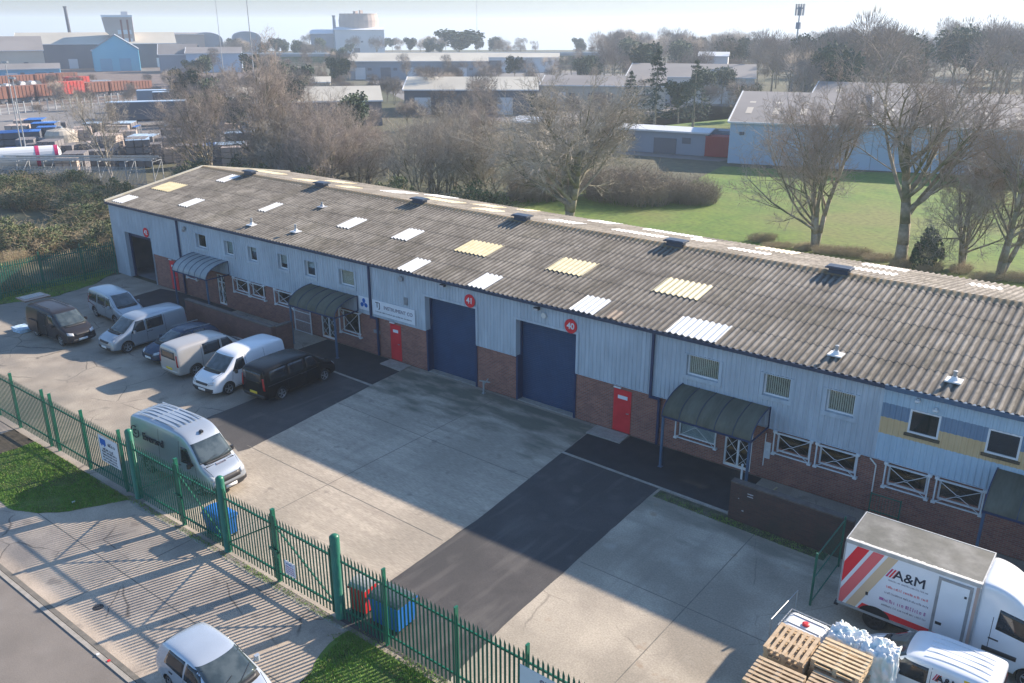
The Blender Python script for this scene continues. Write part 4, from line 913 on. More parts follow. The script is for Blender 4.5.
# box truck
CAB = [(-.05,.5,1.3,2.70,.82,.86,.84),(.0,.35,1.3,2.82,.86,.89,.87),(.25,.30,1.3,2.82,.86,.89,.85),(.62,.28,1.3,2.74,.86,.88,.80),(1.0,.28,1.3,2.50,.86,.87,.74),(1.35,.27,1.28,2.08,.86,.87,.73),(1.85,.27,1.2,1.46,.85,.85,.76),(2.25,.28,.98,1.18,.83,.79,.70),(2.42,.32,.62,.80,.72,.68,.60)]
tr_ = empty('box_truck', (-3.9,-5.87,0), 0, 'white box truck lettered A&M with red, pink and beige stripes, parked near the building', 'truck', 'vehicles parked in the yard')
body, bv = body_object([(x+1.82,)+t[1:] if False else (x+1.82,t[0],t[1],t[2],t[3],t[4],t[5]) for x,*t in CAB], P6, [(3.35,1),(3.35,-1)], .34, tr_, hw=.87)
bpy.data.objects  # cab
body.name = 'cab'
for s in (1,-1):
    patch(bv, ((2.32,1.56),(3.28,1.40),(3.02,2.02),(2.34,2.18)), 'y', s, M['glass'], 'side_window', tr_)
    patch(bv, ((2.2,1.22),(2.45,1.20),(2.45,1.24),(2.2,1.26)), 'y', s, M['black'], 'door_handle', tr_, off=.015, nu=2, nv=1)
    patch(bv, ((2.1,.80),(2.95,.78),(2.95,.92),(2.1,.94)), 'y', s, M['black'], 'side_moulding', tr_, off=.012, nu=6, nv=2)
    patch(bv, ((2.22,.35),(2.235,.35),(2.235,1.9),(2.22,1.9)), 'y', s, M['arch'], 'panel_gap', tr_, off=.003, nu=1, nv=8)
    wheel(tr_, 3.35, s*.745, .34, .2, False, s); wheel(tr_, -.72, s*.72, .34, .22, True, s)
patch(bv, ((-.72,1.50),(.72,1.50),(.66,2.15),(-.66,2.15)), 'x', 1, M['wglass'], 'windscreen', tr_)
mirror(tr_, 3.25, -.86, 1.5, -1, M['black']); mirror(tr_, 3.25, .86, 1.5, 1, M['black'])
x0, x1, hw = -1.80, 1.80, .93; zb, zt = .58, 2.78
mb = MB(); mb.box((x0,-hw,zb),(x1,hw,zt)); bx = mb.build('box', P6, tr_)
mb = MB(); e = .03
for y in (-hw,hw):
    s = -1 if y<0 else 1
    mb.box((x0-.01,y-.02,zt-.10),(x1+.01,y+.02,zt+.02)); mb.box((x0-.01,y-.02,zb-.03),(x1+.01,y+.02,zb+.05)); 
    for x in (x0,x1): mb.box((x-.02,y-.022,zb+.05),(x+.02,y+.022,zt-.1))
for x in (x0,x1): mb.box((x-.015,-hw+.02,zt-.1),(x+.015,hw-.02,zt+.02))
mb.build('box_trim', M['galv'], bx)
M['boxroof'] = mk('grimy_translucent_roof', (.10,.105,.098), (.17,.172,.16), 2.2, .7, c3=(.08,.085,.075), scale3=1.3, fine=.1, finescale=10)
mb = MB(); mb.box((x0+.02,-hw+.03,zt),(x1-.02,hw-.03,zt+.012)); mb.build('translucent_roof', M['boxroof'], bx)
mb = MB(); yy = -hw-.006
for a in (.30,): pass
mb.box((x0+.9,-hw+.1,.42),(x1,hw-.1,.58)); mb.box((-1.75,-.5,.40),(x1,.5,.56)); mb.build('chassis', M['black'], tr_)
mb = MB(); mb.lathe([(.42,-.006),(.42,.02)], (0,0,0), 'y', 24)
arch = []; k = 18
mb = MB(); mb.face([(-.72+.44*math.cos(math.pi*i/k), -hw-.010, .585+.30*math.sin(math.pi*i/k)) for i in range(k+1)]); mb.build('wheel_arch', M['arch'], bx)
def para(m, xb, w, nm='stripe', z0_=.64, z1_=2.66, lean=.95):
    # slanted stripe clipped by the rear edge
    pts = [(xb,z0_),(xb+w,z0_),(xb+w+lean,z1_),(xb+lean,z1_)]
    out = []; X = x0+.03
    for i in range(4):
        a, b = pts[i], pts[(i+1)%4]
        if a[0] >= X: out.append(a)
        if (a[0]<X) != (b[0]<X):
            t = (X-a[0])/(b[0]-a[0]); out.append((X, a[1]+t*(b[1]-a[1])))
    mb = MB(); mb.face([(x, yy, z) for x,z in out]); mb.build(nm, M[m], bx)
para('inkred', -2.42, .34); para('inkpink', -1.97, .31); para('inkbeige', -1.56, .28)
mb = MB(); mb.face([(-1.22,yy-.001,.64),(1.72,yy-.001,.64),(1.72,yy-.001,.80),(-1.1,yy-.001,.86)]); mb.build('stripe', M['inkred'], bx)
text('A&M', .42, M['ink'], bx, (.04,-hw-.008,2.16), bold=.005)
mb = MB()
for i, m_ in enumerate(('inkmag','inkred','inkpink')):
    mb = MB(); a = -.60+.085*i; mb.face([(a,yy-.002,2.02),(a+.05,yy-.002,2.02),(a+.19,yy-.002,2.32),(a+.14,yy-.002,2.32)]); mb.build('logo_bar', M[m_], bx)
for i, (w_, m_, z_, f_) in enumerate(((1.1,'inkgrey',1.93,.05),(1.15,'inkpink',1.70,.075),(1.2,'inkgrey',1.50,.065),(1.15,'inkmauve',1.24,.11),(1.25,'inkgrey',1.06,.06))): unreadable(w_, f_, M[m_], bx, (.05,-hw-.008,z_), 20+i)
mb = MB(); mb.box((-.66,-hw-.009,1.19),(-.54,-hw-.004,1.28)); mb.build('phone_mark', M['inkmauve'], bx)
dmb = MB(); dmb.box((.84,-hw-.02,.80),(1.56,-hw+.01,2.52)); dr = dmb.build('side_door', P6, bx)
mb = MB(); mb.box((.76,-hw-.028,.62),(.84,-hw+.01,2.60)); mb.box((1.56,-hw-.028,.62),(1.64,-hw+.01,2.60)); mb.box((.84,-hw-.028,2.52),(1.56,-hw+.01,2.60)); mb.build('door_frame', M['grey'], dr)
mb = MB(); mb.box((.88,-hw-.04,1.10),(1.04,-hw-.02,1.18)); mb.box((1.46,-hw-.04,2.2),(1.52,-hw-.02,2.26)); mb.build('handle', M['black'], dr)
mb = MB(); mb.box((1.70,-hw-.01,.7),(1.78,-hw+.01,2.66)); mb.build('corner_band', mk('tan_band',(.45,.33,.28)), bx)
mb = MB(); mb.box((-.95-.1,-hw-.02,1.18),(-.98,-hw-.005,1.28)); mb.build('side_marker', M['black'], bx)
mb = MB(); mb.box((x0-.1,-.9,.42),(x0+.02,.9,.5)); mb.build('rear_step', M['black'], tr_)
mb = MB(); rs = random.Random(3)
for i in range(70):
    x = x0+.05+i*.051; r_ = .012+.018*abs(noise.noise(Vector((x*6,0,0)))); mb.box((x,-hw+.0,zt+.012),(x+.05,-hw+.05+r_*3.5,zt+.016+r_*.5))
mb.build('sealant_edge', M['offwhite'], bx)
# small A&M van
SV = [(-1.72,.42,.90,1.46,.70,.72,.66),(-1.70,.24,.92,1.60,.78,.79,.72),(-1.60,.20,.94,1.66,.79,.80,.74),(-.6,.19,.95,1.69,.79,.80,.745),(.15,.19,.95,1.67,.79,.80,.74),(.42,.19,.96,1.60,.79,.80,.71),(.75,.19,.97,1.38,.79,.80,.69),
      (1.15,.20,.96,1.08,.80,.80,.70),(1.5,.22,.82,.96,.79,.77,.66),(1.78,.25,.62,.78,.76,.71,.60),(1.88,.30,.50,.58,.64,.60,.52)]
v11, bv = vehicle('small_van','small white van lettered A&M with yellow, orange and magenta stripes, beside the wrapped bale',(-2.72,-8.66),180, SV, P6, dict(vspec, bonnet=(1.2,1.7,.62,.52), wheels=(-1.12,1.12), hw=.80, rw=.29, side=[((-.12,1.02),(.92,1.02),(.56,1.48),(-.12,1.50))], wind=((-.68,1.10),(.68,1.10),(.60,1.52),(-.60,1.52)), rear=((-.5,1.05),(.5,1.05),(.48,1.48),(-.48,1.48)),
    lamps=[((.42,.60),(.68,.66),(.66,.80),(.40,.74))], tails=[((.66,.7),(.76,.7),(.70,1.2),(.62,1.2))], mir=(.72,.79,1.05), shuts=[((-.20,.3),(-.188,.3),(-.188,1.55),(-.20,1.55))], handles=[(-.05,.90)], sills=[((-1.0,.34),(.9,.34),(.9,.42),(-1.0,.42))]))
for i, m_ in enumerate(('inkyel','inkor','inkmag')):
    a = -1.00-.235*i; patch(bv, ((a-.16,.60),(a-.30,.60),(a-.07,1.56),(a+.07,1.56)), 'y', 1, M[m_], 'stripe', v11, off=.007, nu=2, nv=8)
text('A&M', .27, M['ink'], v11, (-.60,.795,1.34), rot=(R(90),0,R(180)), bold=.003, extrude=.012)
for i, m_ in enumerate(('inkmag','inkred','inkor')):
    a = -.24-.05*i; patch(bv, ((a,1.24),(a-.028,1.24),(a-.10,1.44),(a-.072,1.44)), 'y', 1, M[m_], 'logo_bar', v11, off=.008, nu=1, nv=2)
unreadable(.6,.05,M['inkred'],v11,(-.55,.80,1.12),60).rotation_euler = (0,0,math.pi)
mb = MB()
for k in range(5):
    y = -.44+.22*k; mb.beam((-1.45,y,1.685),(.05,y,1.69),.02,.012)
mb.build('roof_ribs', P6, v11)

# ================================================================ YARD CLUTTER
def lowwall(pts, h, t, m, label):
    w_ = empty('brick_garden_wall', (pts[0][0],pts[0][1],0), 0, label, 'wall'); mb = MB(); cp = MB(); ox, oy = pts[0]
    for i in range(len(pts)-1):
        a, b = Vector(pts[i])-Vector((ox,oy)), Vector(pts[i+1])-Vector((ox,oy)); d = (b-a).normalized(); n_ = Vector((-d.y,d.x))*t/2; e_ = d*(t/2) if i else d*0
        mb.prism([tuple(a-n_+e_),tuple(b-n_+d*t/2*0),tuple(b+n_),tuple(a+n_+e_)], 0, h); n2 = n_*1.25
        cp.prism([tuple(a-n2+e_),tuple(b-n2),tuple(b+n2),tuple(a+n2+e_)], h, h+.055)
    mb.build('brickwork', M[m], w_); cp.build('coping', M['coping'], w_); return w_
lowwall([(-45.5,-3.35),(-37.3,-3.35),(-37.3,-2.2)], 1.55, .25, 'brickred', 'dark red brick screen wall behind the parked vans')
lowwall([(-10.7,-3.45),(-6.35,-3.5)], 1.5, .25, 'brickdark', 'dark stained brick screen wall with paint splashes, left of the box truck')
mb = MB(); rs = random.Random(8)
for i in range(13):
    x = rs.uniform(-10.6,-7.1); z = rs.uniform(.15,1.4); s = rs.uniform(.015,.045); mb.prism([(x,-3.585),(x+s*1.6,-3.585),(x+s*1.6,-3.578),(x,-3.578)], z, z+s)
for z in (1.12,1.22): mb.box((-10.05,-3.585,z),(-9.7,-3.578,z+.035))
o = mb.build('paint_splashes', M['lead']); o.parent = [c for c in bpy.data.objects if c.name.startswith('brick_garden_wall')][-1]; o.location = (10.7,3.45,0)
mb = MB(); mb.beam((-6.5,-4.1,0),(-6.5,-4.1,1.9),.06,.06); mb.beam((-6.5,-6.7,0),(-6.5,-6.7,1.9),.06,.06)
for z in (.1,1.0,1.8): mb.beam((-6.5,-6.7,z),(-6.5,-4.1,z),.03,.03)
for i in range(1,18): mb.bar((-6.5,-6.7+i*.145,.1),(-6.5,-6.7+i*.145,1.8),.005,n=4)
tag(mb.build('mesh_fence', M['greendk']), 'short dark green mesh fence standing at the rear of the box truck', 'fence')
mb = MB(); 
for x in (-6.5,-5.5): mb.beam((x,-1.2,0),(x,-1.2,1.5),.04,.04)
for z in (.1,.8,1.45): mb.beam((-6.5,-1.2,z),(-5.5,-1.2,z),.03,.03)
for i in range(1,10): mb.bar((-6.5+i*.1,-1.2,.1),(-6.5+i*.1,-1.2,1.45),.008,n=4)
tag(mb.build('mesh_cage', M['greendk']), 'small green mesh cage against the wall behind the box truck', 'cage')
mb = MB(); mb.beam((-11.0,-1.9,0),(-11.0,-1.9,1.35),.06,.06); mb.box((-11.08,-1.98,0),(-10.92,-1.82,.03)); mb.box((-11.04,-1.95,1.35),(-10.96,-1.85,1.39)); tag(mb.build('white_post', M['whitem']), 'slim white post just inside the dark screen wall', 'post')
mb = MB(); mb.beam((-10.4,-2.4,.35),(-8.4,-2.2,.75),.05,.09); mb.beam((-10.3,-2.7,.03),(-9.6,-1.9,.9),.03,.05); mb.beam((-10.9,-2.5,.03),(-10.0,-2.0,.5),.03,.05); tag(mb.build('timber_lengths', M['dry']), 'loose timber lengths behind the dark screen wall', 'timber')
mb = MB(); mb.beam((-24.95,-.42,0),(-24.95,-.42,.62),.07,.07); mb.beam((-25.2,-.42,.62),(-24.55,-.42,.70),.05,.05); mb.beam((-24.95,-.42,.45),(-24.75,-.30,.8),.04,.04); mb.box((-25.02,-.49,0),(-24.88,-.35,.05)); tag(mb.build('standpipe', M['galv']), 'small pale standpipe beside the brick pier between shutters 41 and 40', 'standpipe')
def bin_(x, y, rz, w, d, h, m, label, lidm=None, tilt=0):
    t = empty('wheelie_bin', (x,y,0), R(rz), label, 'bin'); mb = MB(); k = .88
    b0 = [(-w/2*k,-d/2*k),(w/2*k,-d/2*k),(w/2*k,d/2*k),(-w/2*k,d/2*k)]; b1 = [(-w/2,-d/2),(w/2,-d/2),(w/2,d/2),(-w/2,d/2)]
    mb.v = [(a,b,.14) for a,b in b0]+[(a,b,h-.08) for a,b in b1]; mb.f = [(3,2,1,0),(4,5,6,7)]+[(i,(i+1)%4,4+(i+1)%4,4+i) for i in range(4)]; mb.m = [0]*6
    mb.box((-w/2-.03,-d/2-.03,h-.12),(w/2+.03,d/2+.03,h-.06)); 
    for x_ in (-w/4,0,w/4): mb.box((x_-.015,-d/2*k-.045,.2),(x_+.015,-d/2*k+.02,h-.2))
    mb.build('bin_body', m, t)
    mb = MB(); n = 8; k0 = 0
    for i in range(n+1):
        a = math.pi*i/n; yy_ = -d/2*math.cos(a)*1.04; zz_ = h-.055+.13*math.sin(a); mb.v += [(-w/2-.03,yy_,zz_),(w/2+.03,yy_,zz_)]
    for i in range(n): mb.f.append((2*i,2*i+1,2*i+3,2*i+2)); mb.m.append(0)
    mb.f += [tuple(2*i for i in range(n+1)), tuple(2*i+1 for i in reversed(range(n+1))), (0,2*n,2*n+1,1)]; mb.m += [0,0,0]
    lo = mb.build('lid', lidm or m, t)
    for a in (-w/2*.75,w/2*.75):
        for b in (-d/2*.7,d/2*.7):
            mb = MB(); mb.lathe([(.08,-.025),(.08,.025)], (a,b,.08), 'x', 14); mb.box((a-.03,b-.03,.08),(a+.03,b+.03,.16)); mb.build('castor', M['black'], t)
    return t
bin_(-16.05,-15.3,4,1.12,.85,1.05,M['blueplastic'],'large blue wheeled bin behind the fence on the dark tarmac strip', lidm=mk('dark_lid',(.05,.07,.09)))
bin_(-17.2,-15.4,8,.6,.65,1.05,M['redplastic'],'red wheeled bin beside the thick gate post', lidm=mk('grey_lid',(.3,.3,.3)))
bin_(-24.3,-15.62,0,1.0,.72,.95,M['blueplastic'],'blue wheeled bin behind the green gates near the tall silver van')
# pallets
def pallet_mesh(seed, m):
    rs = random.Random(seed); mb = MB(); L, W = 1.2, 1.05
    n = 7
    for i in range(n):
        y = -W/2+.05+i*(W-.1)/(n-1); w = .05 if i not in (0,n-1) else .06; mb.box((-L/2,y-w*.82,.115),(L/2,y+w*.82,.135))
    for x in (-L/2+.05,0,L/2-.05):
        mb.box((x-.05,-W/2,.093),(x+.05,W/2,.114)); mb.box((x-.05,-W/2,0),(x+.05,W/2,.018))
        for y in (-W/2+.07,0,W/2-.07): mb.box((x-.049,y-.06,.0185),(x+.049,y+.06,.0925))
    return mb.mesh('pallet', m)
PM = [pallet_mesh(1, M['wood']), pallet_mesh(2, M['wood2'])]
ordn = ['topmost','second from the top','third from the top','fourth from the top','fifth from the top','sixth from the top','seventh from the top','eighth from the top','ninth from the top','tenth from the top','eleventh from the top','twelfth from the top','thirteenth from the top','fourteenth from the top']
rs = random.Random(5)
for (sx, sy, cnt, hw_, base) in ((-5.54,-11.23,15,'in the stack touching the white tank',90),(-4.34,-11.05,15,'in the stack beside the wrapped bale',0),(-5.42,-12.78,15,'in the front left stack',0),(-4.18,-12.25,14,'in the front right stack',0)):
    for i in range(cnt):
        o = link('pallet', PM[rs.randrange(2)]); o.location = (sx+rs.uniform(-.025,.025), sy+rs.uniform(-.025,.025), i*.1355+(.0)); o.rotation_euler = (0,0,R(base+rs.uniform(-1.6,1.6)))
        lev = cnt-1-i; tag(o, 'wooden pallet, %s %s' % (ordn[lev] if lev < cnt-1 else 'bottom one', hw_), 'pallet', 'wooden pallets stacked by the small van')
# white tank in a cage
t = empty('liquid_tank', (-5.6,-10.03,.62), R(-3), 'white plastic liquid tank with a red cap in a metal cage, behind the pallets', 'tank')
mb = MB(); w_, d_, h_ = .56,.42,1.15
prof = [(.0,.14),(.0,1.06),(.06,1.13),(.14,1.155)]
for ins, z in prof: 
    k = len(mb.v); a, b, c = w_-ins, d_-ins, .10
    for (sx,sy) in ((1,1),(-1,1),(-1,-1),(1,-1)):
        for q in range(4):
            an = math.atan2(sy,sx)-R(45)+R(90)*q/3; mb.v.append((sx*(a-c)+c*math.cos(an), sy*(b-c)+c*math.sin(an), z))
for j in range(3):
    for i in range(16): i2 = (i+1)%16; mb.f.append((j*16+i,j*16+i2,(j+1)*16+i2,(j+1)*16+i)); mb.m.append(0)
mb.f.append(tuple(48+i for i in range(16))); mb.m.append(0); mb.f.append(tuple(reversed(range(16)))); mb.m.append(0)
mb.build('tank_bottle', M['ibc'], t, smooth=False)
mb = MB(); mb.lathe([(.10,1.155),(.10,1.20),(.06,1.215)], (0,0,0), n=18); mb.build('cap', M['redplastic'], t)
mb = MB(); a, b = w_+.03, d_+.03
for z in (.2,.5,.8,1.12):
    for p, q in (((-a,-b),(a,-b)),((a,-b),(a,b)),((a,b),(-a,b)),((-a,b),(-a,-b))): mb.bar((p[0],p[1],z),(q[0],q[1],z),.012,n=5)
for i in range(7):
    x = -a+2*a*i/6; mb.bar((x,-b,.12),(x,-b,1.12),.01,n=5); mb.bar((x,b,.12),(x,b,1.12),.01,n=5)
for i in range(5):
    y = -b+2*b*i/4; mb.bar((-a,y,.12),(-a,y,1.12),.01,n=5); mb.bar((a,y,.12),(a,y,1.12),.01,n=5)
mb.bar((-a,-.2,1.165),(a,-.2,1.165),.012,n=5); mb.bar((-a,.2,1.165),(a,.2,1.165),.012,n=5); mb.build('cage', M['galv'], t)
mb = MB(); mb.box((-.6,-.48,0),(.6,.48,.03)); 
for x in (-.5,0,.5): mb.box((x-.06,-.48,.03),(x+.06,.48,.10))
mb.box((-.6,-.48,.10),(.6,.48,.125)); mb.build('base_pallet', M['black'], t)
for i_ in range(4): o = link('pallet', PM[i_%2]); o.location = (-5.6,-10.03,i_*.1355+.03); o.scale = (.95,.8,1); tag(o, 'wooden pallet, %s under the white tank' % ['lowest','second from the ground','third from the ground','highest'][i_], 'pallet', 'wooden pallets stacked by the small van')
mb = MB(); mb.bar((-6.45,-8.3,1.5),(-6.42,-10.4,1.8),.012,n=6); mb.bar((-6.45,-8.32,0),(-6.45,-8.3,1.5),.02,n=6); mb.bar((-6.42,-10.38,0),(-6.42,-10.4,1.8),.02,n=6); tag(mb.build('metal_rail', M['galv']), 'thin galvanised rail beside the white tank', 'rail')
# wrapped bale
def bale(x, y, sx, sy, sz, seed, m, label, name='wrapped_bale'):
    mb = MB(); n = 26; rs = random.Random(seed)
    bm = bmesh.new(); bmesh.ops.create_cube(bm, size=2); bmesh.ops.subdivide_edges(bm, edges=bm.edges, cuts=22, use_grid_fill=True)
    for v in bm.verts:
        p = v.co.copy(); q = p.normalized()*1.22; p = p.lerp(q, .22); 
        d = noise.noise(p*2.3+Vector((seed,0,0)))*.16+noise.noise(p*6+Vector((0,seed,0)))*.10+abs(noise.noise(p*13))*.08
        p = p*(1+d); v.co = Vector((p.x*sx, p.y*sy, max(0,(p.z+1)/2*sz*1.0)))
    me = bpy.data.meshes.new(name); bm.to_mesh(me); bm.free(); me.materials.append(m); me.polygons.foreach_set('use_smooth', [True]*len(me.polygons)); o = link(name, me); o.location = (x,y,0); return tag(o, label, 'bale')
bale(-4.55,-9.92,.42,.36,1.95,3,M['wrap'],'crumpled white plastic wrapped bale right beside the white tank')
bale(-3.70,-9.98,.42,.38,2.0,9,M['wrap'],'taller crumpled plastic wrapped bale between the pallets and the small van')
M['tarp'] = mk('pale_blue_sheet', (.35,.52,.68), (.55,.68,.78), 5, .5)
o = bale(-52.2,-10.1,.55,.38,.22,5,M['tarp'],'crumpled pale blue plastic sheet on the ground behind the dark van','plastic_sheet'); o['category'] = 'sheet'
# litter
for x, y, s, m_, lb in ((-21.25,-21.44,.05,'redplastic','small red scrap lying on the pavement edge'),(-21.75,-21.5,.05,'white','small white paper scrap beside the red scrap'),(-30.6,-17.8,.07,'white','tiny white scrap on the grass verge')):
    mb = MB(); mb.prism([(x-s,y-s*.6),(x+s*.7,y-s),(x+s,y+s*.5),(x-.3*s,y+s)], -.004, s*.5); tag(mb.build('litter', M[m_]), lb, 'litter')
mb = MB(); mb.lathe([(.16,-.011),(.16,-.004)], (-23.83,-20.4,0), n=18); o = mb.build('drain_cover', M['tarblack']); tag(o, 'small round dark drain cover in the driveway', 'drain cover')
# ================================================================ VEGETATION
def polar(px, dist):
    a = math.atan2(px,1)-.665; return (dist*math.sin(a), -30+dist*math.cos(a))
def G0(px, dist): return polar((px-512)/864, dist)
def branch_mesh(seed, H, trunk_r, spread=.8, up=.25, n1=9, n2=7, n3=6, n4=5, split=1, l1=.55, start=.22, thin=.011, lean=0, tl=.72):
    rs = random.Random(seed); T = MB(); W = MB()
    def rvec(): return Vector((rs.gauss(0,1),rs.gauss(0,1),rs.gauss(0,1))).normalized()
    def grow(p, d, L, r, lev):
        segs = (6,5,4,3,2)[lev]; pts = [p.copy()]; rad = [r]; dd = d.copy()
        for i in range(segs):
            dd = (dd + rvec()*(.10,.16,.22,.28,.3)[lev] + Vector((0,0,up*(.5,.45,.3,.2,.1)[lev]))).normalized()
            p = p + dd*(L/segs); pts.append(p.copy()); rad.append(max(thin*.6, r*(1-(i+1)/segs*(.55 if lev==0 else .75))))
        mb = T if lev < 3 else W; ns = (8,6,4,3,3)[lev]
        for i in range(segs): mb.bar(pts[i], pts[i+1], rad[i], rad[i+1], n=ns, cap=(lev==0))
        if lev >= 4: return
        cnt = (n1,n2,n3,n4)[lev]; st = start if lev==0 else .2
        for k in range(cnt):
            t = st+(1-st)*(k+rs.uniform(.1,.9))/cnt; i = min(segs-1, int(t*segs)); f = t*segs-i
            q = pts[i].lerp(pts[i+1], f); rr_ = rad[i]*(1-f)+rad[i+1]*f
            ax = (pts[i+1]-pts[i]).normalized(); side = rvec(); side = (side-ax*side.dot(ax)).normalized()
            ang = R(rs.uniform(28,62))*(spread if lev==0 else 1)
            nd = ax*math.cos(ang)+side*math.sin(ang)
            ll = L*(l1 if lev==0 else .55)*rs.uniform(.7,1.15)*(1-.45*t if lev==0 else 1-.3*t)*(1.25 if lev==0 else 1)
            grow(q, nd, ll, max(thin, rr_*rs.uniform(.45,.65)), lev+1)
        # leader twigs
        if lev in (1,2): 
            for _ in range(2): grow(pts[-1], (dd+rvec()*.5).normalized(), L*.35, max(thin, rad[-1]), min(4,lev+2))
    for s_ in range(split):
        d = Vector((rs.uniform(-.3,.3)*(split>1)+lean, rs.uniform(-.3,.3)*(split>1), 1)).normalized()
        grow(Vector((rs.uniform(-.15,.15)*(split>1), rs.uniform(-.15,.15)*(split>1), -.1)), d, H*tl*rs.uniform(.85,1), trunk_r*(1 if split==1 else .7), 0)
    return T, W
def tree(name, label, seed, loc, H, tr, tm='bark', wm='twig', group=None, **k):
    t = empty(name, loc, 0, label, 'tree', group); T, W = branch_mesh(seed, H, tr, **k)
    T.build('trunk', M[tm], t, smooth=True); W.build('crown', M[wm], t); return t
def place(src, label, loc, rz, s, group=None):
    o = copy_tree(src); o.location = loc; o.rotation_euler = (0,0,R(rz)); o.scale = (s,s,s) if not isinstance(s, tuple) else s
    o['label'] = label
    if group: o['group'] = group
    return o
big = tree('broad_tree', 'largest bare spreading tree with pale knotty limbs just behind the middle of the roof', 21, (-43.5,34,0), 14.5, .42, 'bark', 'twig', spread=1.25, up=.20, n1=9, n2=10, n3=8, n4=7, split=3, l1=1.15, start=.22, thin=.012, tl=.50)
up1 = tree('upright_tree', 'bare many stemmed tree left of the widest tree on the green field', 5, (-22.6,38,0), 14.5, .30, 'bark', 'twigred', spread=1.15, up=.26, n1=9, n2=9, n3=8, n4=6, split=3, l1=.85, start=.16, thin=.011, tl=.58)
wide = tree('broad_tree', 'bare wide crowned tree with one stout trunk beside the dark ivy bush', 36, (-15.9,37.5,0), 17.0, .40, 'bark', 'twigred', spread=1.2, up=.26, n1=13, n2=10, n3=8, n4=7, split=1, l1=1.0, start=.34, thin=.012, tl=.56)
place(up1, 'bare slim tree third along the field edge, right of the ivy bush', (-12.0,39.5,0), 130, .72)
place(up1, 'bare low forked tree at the right edge of the green field', (-9.3,38.0,0), 250, .95)
big.scale = (1.32,1.32,1.1); wide.scale = (1.15,1.15,1.03); up1.scale = (1.05,1.05,1.02)
slim = tree('slender_tree', 'bare slender pale stemmed tree at the far left above the corner of the roof', 9, (-97.5,20,0), 11.5, .19, 'birch', 'twig', spread=.95, up=.3, n1=11, n2=7, n3=6, n4=4, split=2, l1=.62, start=.22, thin=.011)
mid = tree('bare_tree', 'bare dense tree directly behind the far left end of the roof', 14, (-74,29,0), 11.0, .20, 'bark', 'twig', spread=.95, up=.28, n1=10, n2=7, n3=6, n4=5, split=2, l1=.62, start=.15, thin=.012)
GT = 'bare trees in the belt behind the building'
LB = 'bare grey brown tree standing in the dense tree belt behind the building'
rs = random.Random(77)
place(up1, 'airy bare tree standing between the slender tree and the thin mast', (*G0(212,103),0), 70, .88); place(up1, 'tallest bare tree of the left belt, its top against the sky', (*G0(272,97),0), 160, 1.14); place(up1, 'bare tree with pale limbs right of the tallest tree of the left belt', (*G0(318,93),0), 200, .82)
for i in range(31):
    x = -84+i*1.0+rs.uniform(-1,1); y = 27+rs.uniform(-3,15); sc = rs.uniform(.6,.95)*(.72 if x < -74 else 1.0 if x < -62 else .85)
    if i % 5 == 0: sc *= 1.18
    o = place([mid,slim,mid,up1][i%4], LB, (x,y,0), rs.uniform(0,360), (sc*rs.uniform(.9,1.1),sc,sc*rs.uniform(.85,1.1)), GT)
# shrubs made of arching stems and small leaves
def shrub_mesh(seed, rx, ry, h, nst, nleaf, leaf=.09, stem=.012, leafm=True):
    rs = random.Random(seed); S_ = MB(); L_ = MB()
    for i in range(nst):
        a = rs.uniform(0,6.283); r = math.sqrt(rs.random()); bx, by = r*rx*.75*math.cos(a), r*ry*.75*math.sin(a)
        p = Vector((bx,by,-.02)); hh = h*rs.uniform(.6,1.08)*math.sqrt(max(.15,1-.6*r*r)); d = Vector((math.cos(a)*.35*r+rs.gauss(0,.22),math.sin(a)*.35*r+rs.gauss(0,.22),1)).normalized()
        for k in range(4):
            q = p+d*hh/3.6; S_.bar(p,q,stem*(1.2-.25*k),stem*(1-.25*k),n=3,cap=False)
            for _ in range(2):
                e = q+Vector((rs.gauss(0,.5),rs.gauss(0,.5),rs.gauss(.25,.3)))*h*.28; S_.bar(q,e,stem*.7,stem*.4,n=3,cap=False)
            p = q; d = (d+Vector((rs.gauss(0,.2),rs.gauss(0,.2),-.08))).normalized()
    for i in range(nleaf):
        a = rs.uniform(0,6.283); u = rs.random(); r = math.sqrt(u); zz = h*math.sqrt(max(0,1-r*r))*rs.uniform(.55,1.02)
        cl = noise.noise(Vector((r*rx*math.cos(a)*1.1+seed, r*ry*math.sin(a)*1.1, zz*1.1)))
        if cl < -.12: continue
        c = Vector((rx*r*math.cos(a), ry*r*math.sin(a), zz*(1+.25*cl))); n1 = Vector((rs.gauss(0,1),rs.gauss(0,1),rs.gauss(0,1))).normalized(); n2 = n1.orthogonal().normalized(); n1 = n1.cross(n2); s = leaf*rs.uniform(.6,1.3)
        L_.face([c-n1*s,c+n2*s*.6,c+n1*s,c-n2*s*.6])
    return S_, L_
def shrub(name, label, seed, loc, rx, ry, h, nst, nleaf, sm, lm, group=None, cat='shrub', **k):
    t = empty(name, loc, 0, label, cat, group); a, b = shrub_mesh(seed, rx, ry, h, nst, nleaf, **k)
    a.build('stems', M[sm], t)
    if nleaf: b.build('foliage', M[lm], t)
    return t
br1 = shrub('bramble_bush','dark green bramble bush beyond the green fence, nearest the building corner',1,(-62.5,4.5,0),2.2,2.0,2.0,150,3600,'dry','bramble',leaf=.085)
br2 = shrub('dry_scrub','pale dry scrub bush beyond the side fence, nearest the building',2,(-63,-1.5,0),2.0,1.8,1.25,420,500,'dry','bladedry',leaf=.07,stem=.010)
br3 = shrub('grey_thicket','large rounded grey brown thicket at the left edge of the green field',3,(-45.0,46.5,0),6.5,4.5,3.4,900,0,'scrub','bramble',stem=.020)
place(br3, 'grey brown thicket directly behind the broad tree in the middle', (-53,43,0), 100, (.9,.9,.95))
place(br3, 'low grey thicket in front of the white walled long shed', (-39.2,49.5,0), 200, (.5,.6,.72))
GB = 'bushes on the bank beyond the side fence'
